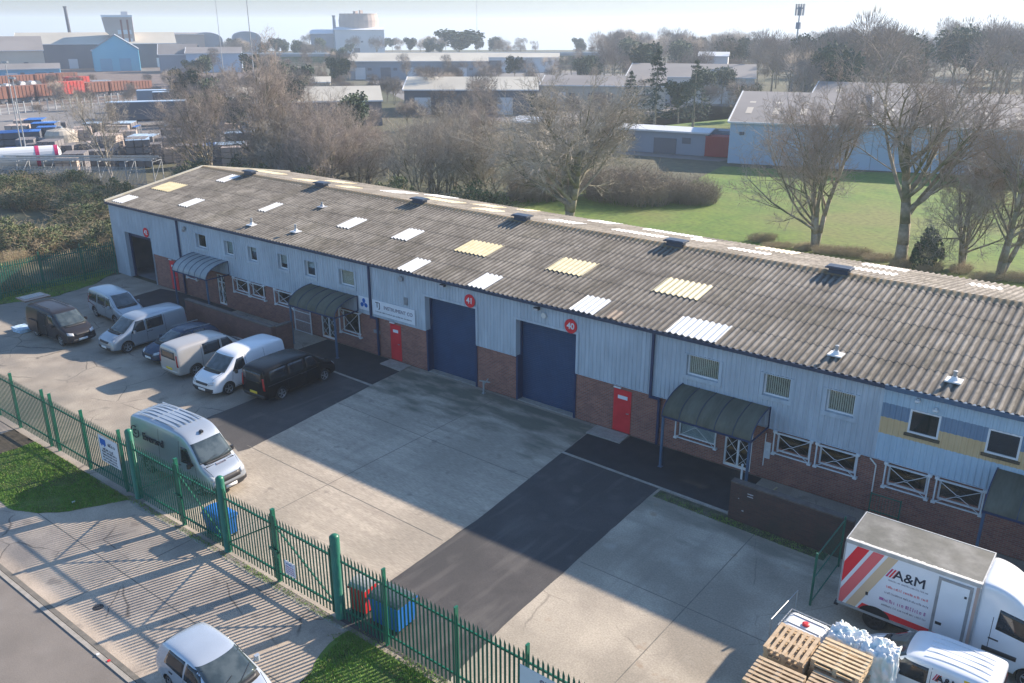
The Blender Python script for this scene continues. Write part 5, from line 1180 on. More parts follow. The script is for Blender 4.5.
rs = random.Random(6)
spots = []
for i in range(46):
    x = rs.uniform(-104,-61.5); y = rs.uniform(-16,20); 
    if y > 5+(-60-x)*.38: y -= 10
    spots.append((x,y))
for i,(x,y) in enumerate(spots):
    dist = (y+9)+(-x-60)*.55; dry = dist < 10
    if dry: place(br2, 'pale dry scrub bush on the bank beyond the side fence', (x,y,0), rs.uniform(0,360), rs.uniform(.8,1.3), GB)
    else: place(br1, 'dark green bramble bush on the bank beyond the side fence', (x,y,0), rs.uniform(0,360), (rs.uniform(.9,1.6),rs.uniform(.9,1.4),rs.uniform(.7,1.25)), GB)
for i in range(21):
    x = -83+i*1.9; y = 22+rs.uniform(-2,5); place(br1 if i%4 else br2, 'undergrowth bush below the bare tree belt behind the building', (x,y,0), rs.uniform(0,360), (rs.uniform(1.1,1.7),rs.uniform(1.1,1.7),rs.uniform(1.2,2.0)), 'undergrowth bushes behind the building')
for i in range(15):
    x = -27+i*1.9; y = 37.5+rs.uniform(-.8,.8)
    place(br2, 'low brown scrub along the near edge of the green field', (x,y,0), rs.uniform(0,360), (.8,.5,rs.uniform(.3,.55)), 'low scrub along the field edge')
shrub('ivy_bush','dense dark evergreen ivy bush at the foot of the widest tree',7,(-14.0,37.2,0),1.15,1.1,2.9,60,5200,'bark','ivy',cat='bush',leaf=.10)
# conifers
def conifer(name, label, seed, loc, h, r, n=2600, group=None):
    rs = random.Random(seed); t = empty(name, loc, 0, label, 'tree', group)
    mb = MB(); mb.bar((0,0,-.1),(0,0,h*.92),.02*h,.02,n=7); mb.build('trunk', M['bark'], t)
    mb = MB(); tiers = 13
    for k in range(tiers):
        z = h*(.2+.78*k/tiers); rr_ = r*(1-k/tiers)**.7*rs.uniform(.75,1.1)
        for b in range(7):
            a = rs.uniform(0,6.283)
            for _ in range(n//(tiers*7)):
                u = rs.random()**.6; c = Vector((rr_*u*math.cos(a+rs.gauss(0,.16)), rr_*u*math.sin(a+rs.gauss(0,.16)), z-u*rr_*.18+rs.gauss(0,.18))); s = .22*rs.uniform(.5,1.3)
                v1 = Vector((rs.gauss(0,1),rs.gauss(0,1),rs.gauss(0,.5))).normalized(); v2 = v1.orthogonal().normalized(); mb.face([c-v1*s,c+v2*s*.4,c+v1*s,c-v2*s*.4])
    mb.build('crown', M['conifer'], t); return t
cf = conifer('conifer_tree','tall dark conifer beside the road and parked white cars',4,(-72.5,101,0),13.5,3.6)
place(cf, 'second dark conifer right of the tallest one by the road', (-68,106,0), 80, .88); place(cf, 'dark conifer left of the tallest one, partly behind bare branches', (-78.5,103,0), 160, .72)
place(cf, 'dark conifer rising behind the right hand shed roofs at the picture edge', (-13,152,0), 20, (1.35,1.35,1.05))
# distant woodland trees: crown of many thin twig slivers
def far_tree(name, seed, h, r, m, n=1500, sliver=True, z0=.25):
    rs = random.Random(seed); t = empty(name); mb = MB(); mb.bar((0,0,-.2),(0,0,h*.8),.018*h,.03,n=5)
    for k in range(8):
        a = rs.uniform(0,6.283); z = h*rs.uniform(.25,.55); mb.bar((0,0,z),(r*.7*math.cos(a),r*.7*math.sin(a),z+h*.3),.008*h,.03,n=4,cap=False)
    mb.build('trunk', M['bark'], t); mb = MB()
    cl = [(Vector((rs.uniform(-.6,.6)*r,rs.uniform(-.6,.6)*r,h*(z0+(1-z0)*rs.uniform(.25,.8)))), r*rs.uniform(.35,.6)) for _ in range(9)]
    for i in range(n):
        c0, cr = rs.choice(cl); d = Vector((rs.gauss(0,1),rs.gauss(0,1),rs.gauss(0,1))).normalized(); c = c0+d*cr*rs.random()**.4
        if sliver:
            e = (d+Vector((0,0,.7))).normalized()*rs.uniform(.6,1.3); o_ = e.orthogonal().normalized()*.045; mb.face([c-o_,c+o_,c+e])
        else:
            v1 = Vector((rs.gauss(0,1),rs.gauss(0,1),rs.gauss(0,1))).normalized(); v2 = v1.orthogonal().normalized(); s = .30*rs.uniform(.6,1.3); mb.face([c-v1*s,c+v2*s,c+v1*s,c-v2*s])
    mb.build('crown', m, t); return t
M['fartwig'] = mk('distant_twigs', (.22,.185,.155), (.29,.25,.21), .4, .95); M['fargreen'] = mk('distant_evergreen', (.03,.06,.032), (.06,.09,.045), .3, .95)
ft = [far_tree('woodland_tree',1,13,4.6,M['fartwig'],2600), far_tree('woodland_tree',2,15,5.2,M['fartwig'],3000), far_tree('evergreen_tree',3,13,4.4,M['fargreen'],2200,False), far_tree('woodland_tree',4,9,4.0,M['fartwig'],2200)]
first = [True]*4
def putfar(k, x, y, s, rz, lab, grp):
    if first[k]:
        first[k] = False; o = ft[k]; o.location = (x,y,0); o.rotation_euler = (0,0,R(rz)); o.scale = (s,s,s); tag(o, lab, 'tree', grp)
    else: o = place(ft[k], lab, (x,y,0), rz, s, grp); o['category'] = 'tree'
    return o
rs = random.Random(99)
def polar(px, dist):            # bearing given as metres sideways at unit distance from the viewpoint
    a = math.atan2(px,1)-.665; return (dist*math.sin(a)/1.0, -30+dist*math.cos(a))
GR, GL = 'trees of the wood beyond the right hand sheds', 'distant trees along the horizon on the left'
for i in range(150):
    b = rs.uniform(.10,.66); D = 175+210*(i/150)+rs.uniform(-15,15)+ (40 if b<.3 else 0); x, y = polar(b, D)
    k = rs.choice([0,0,1,1,2,3]); s = rs.uniform(.8,1.12)*(1.0+.22*max(0,math.sin((b-.28)*9)) if b < .6 else .85)
    putfar(k, x, y, s, rs.uniform(0,360), 'hazy %s tree in the wood beyond the right hand sheds' % ('evergreen' if k==2 else 'bare'), GR)
for i in range(170):
    b = rs.uniform(-.62,.40); D = 500+rs.uniform(-90,95); x, y = polar(b, D); k = rs.choice([0,1,2,2,3])
    putfar(k, x, y, rs.uniform(.5,.85), rs.uniform(0,360), 'faint %s tree on the left horizon' % ('evergreen' if k==2 else 'bare'), GL)
for i in range(135):
    b = rs.uniform(-.40,.30); D = rs.choice([140,160,190,215,250,275,330])+rs.uniform(-12,12); x, y = polar(b, D); k = rs.choice([0,3,3,0,2])
    if -75 < x < -40 and 70 < y < 100: continue
    putfar(k, x, y, rs.uniform(.42,.72), rs.uniform(0,360), '%s tree between the middle distance sheds' % ('evergreen' if k==2 else 'bare'), 'trees between the middle distance sheds')
for i in range(34):
    b = rs.uniform(-.58,-.18); D = 205+rs.uniform(-30,80); x, y = polar(b, D)
    putfar(3, x, y, rs.uniform(.3,.5), rs.uniform(0,360), 'low reddish bare tree beside the railway wagons', 'low trees beside the railway')
o = putfar(2, *polar((462-512)/864, 420), 1.25, 0, 'large rounded dark tree on the horizon left of the thin mast', GL); o.scale = (2.6,2.6,1.15); del o['group']
# hedge in front of right shed
# grass
def grass(name, poly, n, h, mats, seed, label=None):
    rs = random.Random(seed); xs = [p[0] for p in poly]; ys_ = [p[1] for p in poly]; mb = MB()
    def inside(x,y):
        c = False; j = len(poly)-1
        for i in range(len(poly)):
            if (poly[i][1]>y) != (poly[j][1]>y) and x < (poly[j][0]-poly[i][0])*(y-poly[i][1])/(poly[j][1]-poly[i][1])+poly[i][0]: c = not c
            j = i
        return c
    k = 0
    while k < n:
        x, y = rs.uniform(min(xs),max(xs)), rs.uniform(min(ys_),max(ys_))
        if not inside(x,y): continue
        k += 1; g = noise.noise(Vector((x*.9,y*.9,0)))+.5*noise.noise(Vector((x*3,y*3,0))); hh = h*(.7+.7*max(-.6,g))*rs.uniform(.6,1.3); a = rs.uniform(0,6.283); dx, dy = .014*math.cos(a), .014*math.sin(a); l = rs.gauss(0,.35)*hh, rs.gauss(0,.35)*hh
        mb.face([(x-dx,y-dy,0),(x+dx,y+dy,0),(x+l[0],y+l[1],hh)], 1 if rs.random() < .16+(.25 if g<-.2 else 0) else 0)
    o = mb.build(name, mats); tag(o, kind='stuff'); return o
GM = [M['blade'], M['bladedry']]
grass('grass', gv1, 26000, .075, GM, 1); grass('grass', [(-16.85,-16.4),(-16.5,-18),(-15.3,-21.3),(-7,-21.3),(-7,-16.4)], 42000, .075, GM, 2)
grass('grass', [(-61.2,-.2),(-60,-.3),(-58.3,-2.6),(-57.5,-5.4),(-58.5,-8.6),(-59.2,-16),(-61.5,-16)], 14000, .14, GM, 3)
grass('weeds', [(-29.5,-16.45),(-29.5,-16.2),(-16.5,-16.2),(-16.5,-16.45)], 1600, .07, GM, 4); grass('weeds', [(-13.6,-3.95),(-7,-4.15),(-7,-3.62),(-10.7,-3.62),(-13.6,-3.5)], 1500, .06, GM, 5); grass('weeds', [(-17.2,-16.9),(-16.7,-16.1),(-4,-16.05),(-4,-16.7)], 5000, .10, GM, 6)

# ================================================================ DISTANT INDUSTRY
def mth(n, c1, c2, **k): M[n] = mk(n, c1, c2, .08, .8, **k)
mth('roof_pale', (.42,.39,.32), (.50,.47,.39)); mth('roof_brown', (.19,.175,.165), (.25,.23,.215)); mth('wall_blue', (.10,.33,.50), (.13,.38,.56)); mth('wall_ltblue', (.36,.48,.60), (.40,.52,.64)); mth('wall_grey', (.22,.26,.31), (.27,.31,.36)); mth('wall_beige', (.45,.40,.33), (.52,.47,.39)); mth('wall_dark', (.10,.11,.13), (.14,.15,.17)); mth('wall_white', (.68,.70,.71), (.60,.62,.63)); mth('rust', (.20,.085,.055), (.28,.12,.08)); mth('wagred', (.50,.05,.04), (.58,.07,.05)); mth('navywall', (.04,.06,.20), (.05,.08,.24)); mth('bright_blue', (.10,.42,.60), (.13,.47,.66)); mth('blueskin', (.02,.13,.42), (.03,.17,.5)); mth('pink_block', (.42,.34,.29), (.50,.41,.35)); mth('stack_grey', (.16,.15,.155), (.23,.215,.21))
def ribbed(mb, L, W, h, rise, ridge_along='x'):
    pass
def shed(x, y, L, W, h, rise, rz, wm, rm, label, stripe=None, lights=0, front=None, name='warehouse'):
    """origin at near left corner; L along local x, W along local y; ridge along x"""
    t = empty(name, (x,y,0), R(rz), label, 'building'); mb = MB()
    mb.v = [(0,0,0),(L,0,0),(L,W,0),(0,W,0),(0,0,h),(L,0,h),(L,W,h),(0,W,h),(0,W/2,h+rise),(L,W/2,h+rise)]; mb.f = [(0,1,5,4),(1,2,6,9,5),(2,3,7,6),(3,0,4,8,7)]; mb.m = [0]*4
    wl = mb.build('wall', M[wm], t)
    mb = MB(); e = .25; th = .15; c = [(-e,-e,h-.05),(L+e,-e,h-.05),(L+e,W/2,h+rise+.08),(-e,W/2,h+rise+.08),(-e,W+e,h-.05),(L+e,W+e,h-.05)]
    mb.v = c+[(a,b,z+th) for a,b,z in c]; mb.f = [(0,3,2,1),(3,4,5,2),(6,7,8,9),(9,8,11,10),(0,1,7,6),(4,10,11,5),(0,6,9,3),(3,9,10,4),(1,2,8,7),(2,5,11,8)]; mb.m = [0]*10
    ro = mb.build('roof', M[rm], t)
    mb = MB(); mb.beam((-e,-e-.06,h+.03),(L+e,-e-.06,h+.03),.16,.22); mb.beam((-e-.05,-e,h+.1),(-e-.05,W/2,h+rise+.2),.18,.14); mb.beam((-e-.05,W+e,h+.1),(-e-.05,W/2,h+rise+.2),.18,.14); mb.build('eaves_trim', M['wall_white'], ro)
    if stripe: mb = MB(); mb.box((0,-.05,h-stripe[1]),(L,-.005,h-stripe[0])); mb.box((-.05,0,h-stripe[1]),(-.005,W,h-stripe[0])); mb.build('stripe', M['navywall'], wl)
    if lights:
        for i in range(lights):
            for f in (.25,.6):
                mb = MB()
                u = (i+.5)*L/lights; y0 = W/2*f; y1 = y0+W*.10; z0, z1 = (h-.05+rise*2*y0/W+th+.10), (h-.05+rise*2*y1/W+th+.10); mb.face([(u-.4,y0,z0),(u+.4,y0,z0),(u+.4,y1,z1),(u-.4,y1,z1)]); mb.build('rooflight', M['wall_beige'], ro)
    if L > 15 and not front and not stripe and wm != 'wall_ltblue':
        front = [(i*8+2.0, i*8+5.2, 0, min(3.6,h*.7), 'wall_dark' if i%2 else 'wall_white') for i in range(int(L/8))]+[(i*8+6.0, i*8+7.2, h*.5, h*.5+.8, 'wall_dark') for i in range(int(L/8))]
    for (a, b, z0, z1, m) in (front or []): mb = MB(); mb.box((a,-.08,z0),(b,-.004,z1)); mb.build('door' if z0<.1 else 'window', M[m], wl)
    return t
def G_(px, dist):                      # point at a bearing (tangent) and distance
    return polar((px-512)/864, dist)
# right hand sheds
shed(-47.5,75.5,17,30,5.1,2.6,18,'wall_ltblue','roof_brown','pale blue walled brown roofed shed at the left end of the right hand sheds', lights=5, front=[(1.2,1.8,3.6,4.0,'wall_dark')])
shed(-31.3,80.8,46,30,5.3,2.8,18,'wall_ltblue','roof_brown','long pale blue walled shed seen behind the bare trees on the right', lights=13)
shed(-52.5,118,22,16,5.6,1.6,12,'wall_ltblue','roof_brown','pale shed with a navy stripe behind the right hand sheds', stripe=(1.6,2.7), lights=3)
# white low building and red container
shed(-69.5,76.2,17.5,5,3.0,.25,10,'wall_grey','wall_white','long low grey building with a white roof edge behind the thicket')
def container(x, y, rz, L, m, label, h=2.6, ribs=18, name='shipping_container', cat='container', grp=None):
    mb = MB(); mb.box((0,0,.12),(L,2.4,h+.12))
    for i in range(ribs): u = (i+.5)*L/ribs; mb.box((u-.08,-.04,.25),(u+.08,-.0,h)); mb.box((u-.08,2.4,.25),(u+.08,2.44,h))
    for z in (.12,h): mb.box((-.04,-.06,z),(L+.04,2.46,z+.16))
    for i in range(4): mb.box((-.05,.15+i*.6,.3),(-.0,.45+i*.6,h-.1))
    o = mb.build(name, M[m]); o.location = (x,y,-.05); o.rotation_euler = (0,0,R(rz)); return tag(o, label, cat, grp)
mth('contred', (.30,.035,.035), (.36,.045,.045))
container(-52.4,78.9,12,3.6,'contred','red shipping container at the right end of the long low white roofed building')
container(-60,84.5,12,8,'wall_grey','blue grey container behind the long low white roofed building')
shed(-75,66,4.2,4,4.2,.4,5,'wall_beige','wall_white','small white kiosk like building glimpsed through the broad tree')
def parked(x,y,rz,m,label):
    t = empty('parked_car', (x,y,-.03), R(rz), label, 'car', 'cars parked by the distant conifers'); st = [(a*1.0,b,c,d,e,f,g) for a,b,c,d,e,f,g in CAR]; mb = loft(st); mb.build('body', m, t, smooth=True, fix=True)
    mb = MB(); mb.prism([(-1.5,-.64),(.75,-.66),(.75,.66),(-1.5,.64)], 1.0, 1.30); mb.build('windows', M['glass'], t)
    for x_ in (-1.28,1.25):
        for y_ in (-.76,.76): mb = MB(); mb.lathe([(.31,-.1),(.31,.1)], (x_,y_,.31), 'y', 12); mb.build('wheel', M['tyre'], t)
parked(-74.5,94.5,10,P6,'white car parked left of the tallest conifer'); parked(-79.5,93.2,8,P9,'silver car parked left of the white car by the conifers')
shed(*G_(622,205),28,26,5.5,2.2,24,'wall_white','roof_brown','white walled shed with a curved brown roof beyond the broad tree', lights=0)
shed(*G_(690,232),7,8,9,.8,23,'wall_white','wall_white','tall white building block left of the right hand wood')
shed(*G_(540,190),26,18,4.5,1.4,29,'wall_beige','roof_brown','low brown roofed shed behind the crown of the broad tree')
# middle sheds
shed(*G_(356,290),44,26,5.4,2.0,41,'wall_grey','roof_pale','grey walled shed with a long pale roof in the middle distance', lights=0)
shed(*G_(408,176),26,18,4.6,1.8,38,'wall_dark','roof_pale','dark walled shed with a pale roof seen through the tree belt')
shed(*G_(235,158),26,16,4.2,1.8,49,'wall_dark','roof_pale','dark walled shed with a cream roof behind the left tree belt')
shed(*G_(478,330),30,18,5,1.2,35,'wall_white','roof_pale','white fronted warehouse at the right of the long grey shed', front=[(3,9,0,4,'wall_dark'),(12,18,0,4,'wall_dark')])
shed(*G_(268,225),17,12,3.2,.9,49,'wall_beige','roof_pale','low cream building left of the long grey shed')
# left horizon
shed(*G_(-60,330),36,26,8.5,4,66,'wall_beige','roof_brown','big beige shed with a grey brown roof at the far left edge')
shed(*G_(20,315),17,10,3.5,1.3,64,'wall_blue','roof_brown','low blue walled shed with brown roof in front of the big beige shed')
shed(*G_(40,395),58,26,9,4,60,'wall_dark','roof_pale','long dark walled shed with pale cream roof beside the bright blue gable')
shed(*G_(113,372),12,14.5,7.0,.1,59,'bright_blue','bright_blue','bright blue flat sided block under the blue gable')
t = empty('gabled_warehouse', (*G_(114,366),0), R(60), 'bright blue gabled warehouse front left of the brick and white tower', 'building')
mb = MB(); mb.v = [(0,0,0),(15.5,0,0),(15.5,0,7.5),(8,0,12.5),(0,0,7.5),(0,12,0),(15.5,12,0),(15.5,12,7.5),(8,12,12.5),(0,12,7.5)]; mb.f = [(0,1,2,3,4),(6,5,9,8,7),(1,6,7,2),(5,0,4,9)]; mb.m = [0]*4; mb.build('wall', M['bright_blue'], t)
mb = MB(); mb.v = [(-.2,-.3,7.45),(8,-.3,12.6),(15.7,-.3,7.45),(-.2,12.2,7.45),(8,12.2,12.6),(15.7,12.2,7.45)]+[(-.2,-.3,7.75),(8,-.3,12.9),(15.7,-.3,7.75),(-.2,12.2,7.75),(8,12.2,12.9),(15.7,12.2,7.75)]; mb.f = [(6,7,10,9),(7,8,11,10),(0,3,4,1),(1,4,5,2),(0,1,7,6),(1,2,8,7)]; mb.m = [0]*6; mb.build('roof', M['wall_grey'], t)
for q_ in (2,8.5): mb = MB(); mb.box((q_,-.1,0),(q_+4,-.01,4.5)); mb.build('door', M['wall_blue'], t)
shed(*G_(158,400),8,10,9.5,.3,57,'wall_beige','wall_beige','plain beige block right of the brick and white tower')
shed(*G_(150,470),34,16,11.5,.6,56,'pink_block','roof_brown','long flat brown roofed block behind the beige block')
shed(*G_(176,350),13,13,6,3.4,55,'wall_grey','roof_brown','dark grey gabled shed right of the beige block')
shed(*G_(202,345),19,14,6.5,1.8,53,'wall_ltblue','roof_brown','pale blue shed beside the thin white mast')
def barrel(px, D, L, label):
    x, y = G_(px, D); t = empty('barrel_roof_shed', (x,y,0), R(56), label, 'building'); mb = MB(); n = 12; W = L
    pr = [(0,0),(0,9)]+[(W/2-W/2*math.cos(math.pi*i/n), 9+3.4*math.sin(math.pi*i/n)) for i in range(1,n)]+[(W,9),(W,0)]
    k = len(pr); mb.v = [(a,0,z) for a,z in pr]+[(a,20,z) for a,z in pr]; mb.f = [tuple(range(k)), tuple(reversed(range(k,2*k)))]+[(i,k+i,k+(i+1)%k,(i+1)%k) for i in range(k)]; mb.m = [0]*(k+2); mb.build('shell', M['wall_grey'], t, fix=True)
barrel(208,470,15,'grey barrel roofed shed behind the thin white mast'); barrel(248,520,15,'grey barrel roofed shed right of the thin white mast')
# tower
x, y = G_(133,395); t = empty('dock_tower', (x,y,0), R(60), 'tall brick and white tower with a slanting flared top on the left horizon', 'tower')
mb = MB(); mb.box((2.5,0,0),(8.5,7,18)); mb.build('shaft', M['pink_block'], t)
mb = MB(); mb.v = [(-1.5,-.4,13.5),(2.49,-.4,10),(8.9,-.4,10),(8.9,-.4,19.5),(-2.2,-.4,18.8),(-1.5,7.4,13.5),(2.49,7.4,10),(8.9,7.4,10),(8.9,7.4,19.5),(-2.2,7.4,18.8)]; mb.f = [(0,1,2,3,4),(9,8,7,6,5),(0,5,6,1),(4,3,8,9),(0,4,9,5),(2,7,8,3),(1,6,7,2)]; mb.m = [0]*7; mb.v = [(a,b,z+0) for a,b,z in mb.v]; mb.build('flared_head', M['pink_block'], t)
mb = MB()
for z in (3,6.2,9.4,12.6): mb.box((3,-.5,z),(8,-.41 if z>9.9 else -.01,z+1.6))
mb.box((-2.3,-.6,18.9),(9,-.45,19.7)); mb.build('pale_bands', M['wall_white'], t); mb = MB(); 
for a in (4.3,6.6): mb.box((a,-.62,2),(a+.7,-.55,18)); 
mb.build('brick_strips', M['rust'], t); mb = MB(); mb.box((5,1,19.5),(7.5,3,21)); mb.build('lift_house', M['wall_white'], t)
def chimney(px, D, h, r, m, label, lean=0, name='chimney', cat='chimney'):
    x, y = G_(px, D); mb = MB(); mb.bar((0,0,0),(lean,0,h),r,r*.8,n=12); mb.lathe([(r*1.0,h),(r*1.05,h+.6)], (lean,0,0), n=12); o = mb.build(name, M[m]); o.location = (x,y,0); tag(o, label, cat)
chimney(96,450,23,.8,'wall_dark','thin dark chimney standing above the pale cream roof on the left', lean=-1.2)
chimney(345,520,20,1.0,'wall_grey','chimney on the white plant building on the horizon')
x, y = G_(322,520); shed(x,y,20,16,11,2.0,50,'wall_grey','wall_white','grey gabled part of the plant on the horizon'); x, y = G_(345,515); shed(x,y,27,16,13,1.4,49,'wall_white','wall_white','white part of the plant on the horizon beside its chimney')
x, y = G_(368,530); mb = MB(); mb.lathe([(11,12),(11.2,18),(10.6,21)], (0,0,0), n=26); mb.lathe([(10.7,21),(10.7,21.6)], (0,0,0), n=26); mb.box((-2,-2,21.5),(0,0,23)); mb.box((3,-2,21.5),(4,0,23.4)); mb.box((-10,-10,0),(10,10,12)); o = mb.build('storage_drum', M['pink_block']); o.location = (x,y,0); tag(o, 'pinkish round drum on top of the white plant on the horizon', 'drum')
# viaduct
x0_, y0_ = G_(195,400); x1_, y1_ = G_(640,400); L = math.hypot(x1_-x0_,y1_-y0_); t = empty('raised_road', (x0_,y0_,0), math.atan2(y1_-y0_,x1_-x0_), 'long raised road with a thin white parapet crossing the middle distance', 'raised road')
mb = MB(); mb.prism([(0,-3),(L,-3),(L,11),(0,11)], -.1, 1.2); mb.v += []
mb.prism([(0,-1),(L,-1),(L,9),(0,9)], 1.2, 3.6); mb.build('embankment', M['bramble'], t); mb = MB(); mb.box((0,0,3.6),(L,8,4.5)); mb.build('deck', M['wall_grey'], t); mb = MB(); mb.box((0,-.3,4.5),(L,-.05,5.1)); mb.build('parapet', M['wall_white'], t)
# masts
def mast(px, D, h, label, r=.16, m='galv', kind=0):
    x, y = G_(px, D); t = empty('mast', (x,y,0), 0, label, 'mast'); mb = MB(); mb.bar((0,0,0),(0,0,h),r,r*.5,n=8); mb.build('pole', M[m], t)
    if kind == 1:
        mb = MB(); mb.box((-1,-.15,h-.5),(1,.15,h-.2)); 
        for a in (-.9,-.3,.3,.9): mb.box((a-.14,-.3,h-2),(a+.14,.3,h+.6))
        mb.box((-.5,-.4,h-5),(.5,.4,h-3.5)); mb.build('antenna', M['wall_grey'], t)
    else: mb = MB(); mb.box((-.7,-.12,h-.1),(.7,.12,h+.12)); mb.build('lamp_head', M[m], t)
mast(236,330,25,'tall thin white mast at the left end of the long raised road'); mast(265,150,20.5,'tall thin mast rising out of the picture top above the left tree belt', r=.12); mast(479,520,29,'thin tall mast right of the rounded dark tree on the horizon'); mast(781,230,20.5,'telecoms mast with antennas above the right hand wood', r=.3, kind=1)
mast(29,125,12.5,'short pale lamp pole left of the brick stacks', r=.09); mast(33,118,11,'second short pale lamp pole beside the silo', r=.09); mast(9,135,8,'shortest pale lamp pole at the left edge', r=.09)
# railway wagons
def wagon(px, D, L, h, m, label, load=None, rz=-38):
    x, y = G_(px, D); t = empty('railway_wagon', (x,y,0), R(rz), label, 'wagon', 'railway wagons'); mb = MB(); mb.box((0,0,1.1),(L,2.7,h)); 
    for i in range(int(L/1.0)): mb.box((i*1.0+.4,-.08,1.1),(i*1.0+.55,0,h))
    mb.build('wagon_body', M[m], t); mb = MB(); mb.box((.4,.3,.7),(L-.4,2.4,1.1))
    for a in (1.2,2.6,L-2.6,L-1.2): 
        for b in (.5,2.2): mb.lathe([(.45,-.08),(.45,.08)], (a,b,.45), 'y', 12)
    mb.build('bogie', M['wall_dark'], t)
    if load:
        for i in range(load):
            mb = MB(); mb.lathe([(.85,-.7),(.85,.7)], ((i+.7)*L/(load+.4),1.35,h+.75), 'y', 16); mb.build('steel_coil', M['wall_dark' if i%2 else 'galv'], t)
px = [-22,0,22,43,72,90,128,150]; lb = ['rusty hopper wagon at the left edge of the nearer train','second rusty hopper wagon of the nearer train','rusty hopper wagon left of the red one in the nearer train','rusty hopper wagon touching the red one in the nearer train','bright red wagon with pale marks in the nearer train','rusty wagon right of the red one in the nearer train','faded wagon behind the dark trailer in the nearer train','last faded wagon at the right of the nearer train']
xa, ya = G_(-30,222); xb, yb = G_(168,250); ang = math.degrees(math.atan2(yb-ya,xb-xa)); Lt = math.hypot(xb-xa,yb-ya)
def along(row, n, lab, mats, hs, loads, dx, Dy):
    for i in range(n):
        u = i/n; x = xa+(xb-xa)*u - dx*math.sin(R(ang)); y = ya+(yb-ya)*u + dx*math.cos(R(ang)); t = (x,y)
        L = Lt/n-.6; tt = empty('railway_wagon', (x,y,0), R(ang), lab[i], 'wagon', 'railway wagons'); h = hs[i]
        mb = MB(); mb.box((0,0,1.1),(L,2.7,h))
        for k in range(int(L/.9)): mb.box((k*.9+.3,-.08,1.1),(k*.9+.45,0,h))
        mb.build('wagon_body', M[mats[i]], tt); mb = MB(); mb.box((.4,.3,.7),(L-.4,2.4,1.1))
        for a in (1.0,2.2,L-2.2,L-1.0):
            for b in (.5,2.2): mb.lathe([(.45,-.08),(.45,.08)], (a,b,.45), 'y', 10)
        mb.build('bogie', M['wall_dark'], tt)
        for k in range(loads[i]): mb = MB(); mb.lathe([(.8,-.8),(.8,.8)], ((k+.7)*L/(loads[i]+.4),1.35,h+.7), 'y', 14); mb.build('steel_coil', M['wall_dark' if k%2 else 'wall_white'], tt)
along(0, 8, lb, ['rust','rust','rust','rust','wagred','rust','rust','rust'], [3.6,3.6,3.6,3.6,3.9,3.4,3.3,3.0], [0]*8, 0, 0)
lb2 = ['flat wagon of steel coils at the left edge of the middle train','red flat wagon carrying three steel coils','dark flat wagon of coils right of the red flat wagon','second dark coil wagon in the middle train','coil wagon before the locomotive','red wagon behind the locomotive','bright red locomotive at the head of the middle train','dull wagon right of the locomotive']
along(1, 8, lb2, ['wall_dark','wagred','wall_dark','wall_dark','rust','wagred','wagred','wall_grey'], [1.7,1.8,1.7,1.7,2.0,2.4,3.9,2.6], [4,3,4,4,4,0,0,0], 16, 0)
lb3 = ['long rusty wagon %s in the farthest train' % s for s in ('at the left edge','second from the left','third from the left','fourth from the left','fifth from the left','sixth from the left','seventh from the left','eighth from the left')]
along(2, 8, lb3, ['rust']*8, [4.2]*8, [0]*8, 30, 0)
# lineside fence
x0_, y0_ = G_(-20,196); x1_, y1_ = G_(150,222); L = math.hypot(x1_-x0_,y1_-y0_); t = empty('wire_fence', (x0_,y0_,0), math.atan2(y1_-y0_,x1_-x0_), 'thin wire fence with posts in front of the nearer train', 'fence')
mb = MB()
for z in (.5,1.1,1.8): mb.beam((0,0,z),(L,0,z),.05,.05)
mb.build('wire', M['galv'], t); pm = MB().box((-.09,-.09,0),(.09,.09,2.2)).mesh('post', M['galv'])
for i in range(24): o = link('post', pm, t); o.location = (i*L/23,0,0)
# trailers, silo, tanker, stacks of blocks
def trailer(px, D, L, rz, label, m='wall_dark'):
    x, y = G_(px, D); t = empty('lorry_trailer', (x,y,0), R(rz), label, 'trailer'); mb = MB(); mb.box((0,0,1.1),(L,2.5,4.0)); mb.build('trailer_body', M[m], t); mb = MB(); mb.box((-.03,-.03,3.99),(L+.03,2.53,4.12)); mb.build('top_rail', M['wall_ltblue'], t)
    mb = MB(); mb.box((.3,.2,.8),(L-.3,2.3,1.1)); 
    for a in (1.5,2.7,3.9): 
        for b in (.3,2.2): mb.lathe([(.5,-.12),(.5,.12)], (a,b,.5), 'y', 12)
    mb.build('running_gear', M['black'], t)
trailer(119,168,13,56,'dark blue curtain sided trailer behind the brick stacks'); trailer(165,190,15,55,'dark trailer with a pale top rail right of the first trailer'); trailer(150,196,9,55,'short grey trailer between the two dark trailers','wall_grey')
x, y = G_(70,128.5); t = empty('storage_silo', (x,y,0), R(-30), 'cream cylindrical storage silo among the block stacks', 'silo'); mb = MB(); mb.lathe([(1.9,0),(1.9,3.4),(1.6,3.9),(.6,4.15)], (0,0,0), n=26); mb.build('drum', M['wall_beige'], t, smooth=False); mb = MB(); mb.lathe([(.35,4.1),(.35,4.4)], (0,0,0), n=12); mb.box((-.3,-1.97,2.4),(.4,-1.9,2.9)); mb.build('hatch', M['wall_grey'], t)
x, y = G_(-14,116); t = empty('road_tanker', (x,y,0), R(66), 'white tank trailer with red hoops at the left edge', 'tanker'); mb = MB(); mb.lathe([(.5,-.3),(1.15,0),(1.2,.5),(1.2,7.5),(1.15,8),(.5,8.3)], (0,1.2,2.2), 'x', 22); mb.build('tank', M['wall_white'], t, smooth=False)
for a in (5.6,7.6): mb = MB(); mb.lathe([(1.23,a),(1.23,a+.4)], (0,1.2,2.2), 'x', 22); mb.build('hoop', M['inkmag'], t)
mb = MB(); mb.box((.3,.4,.7),(8,2.0,1.1)); 
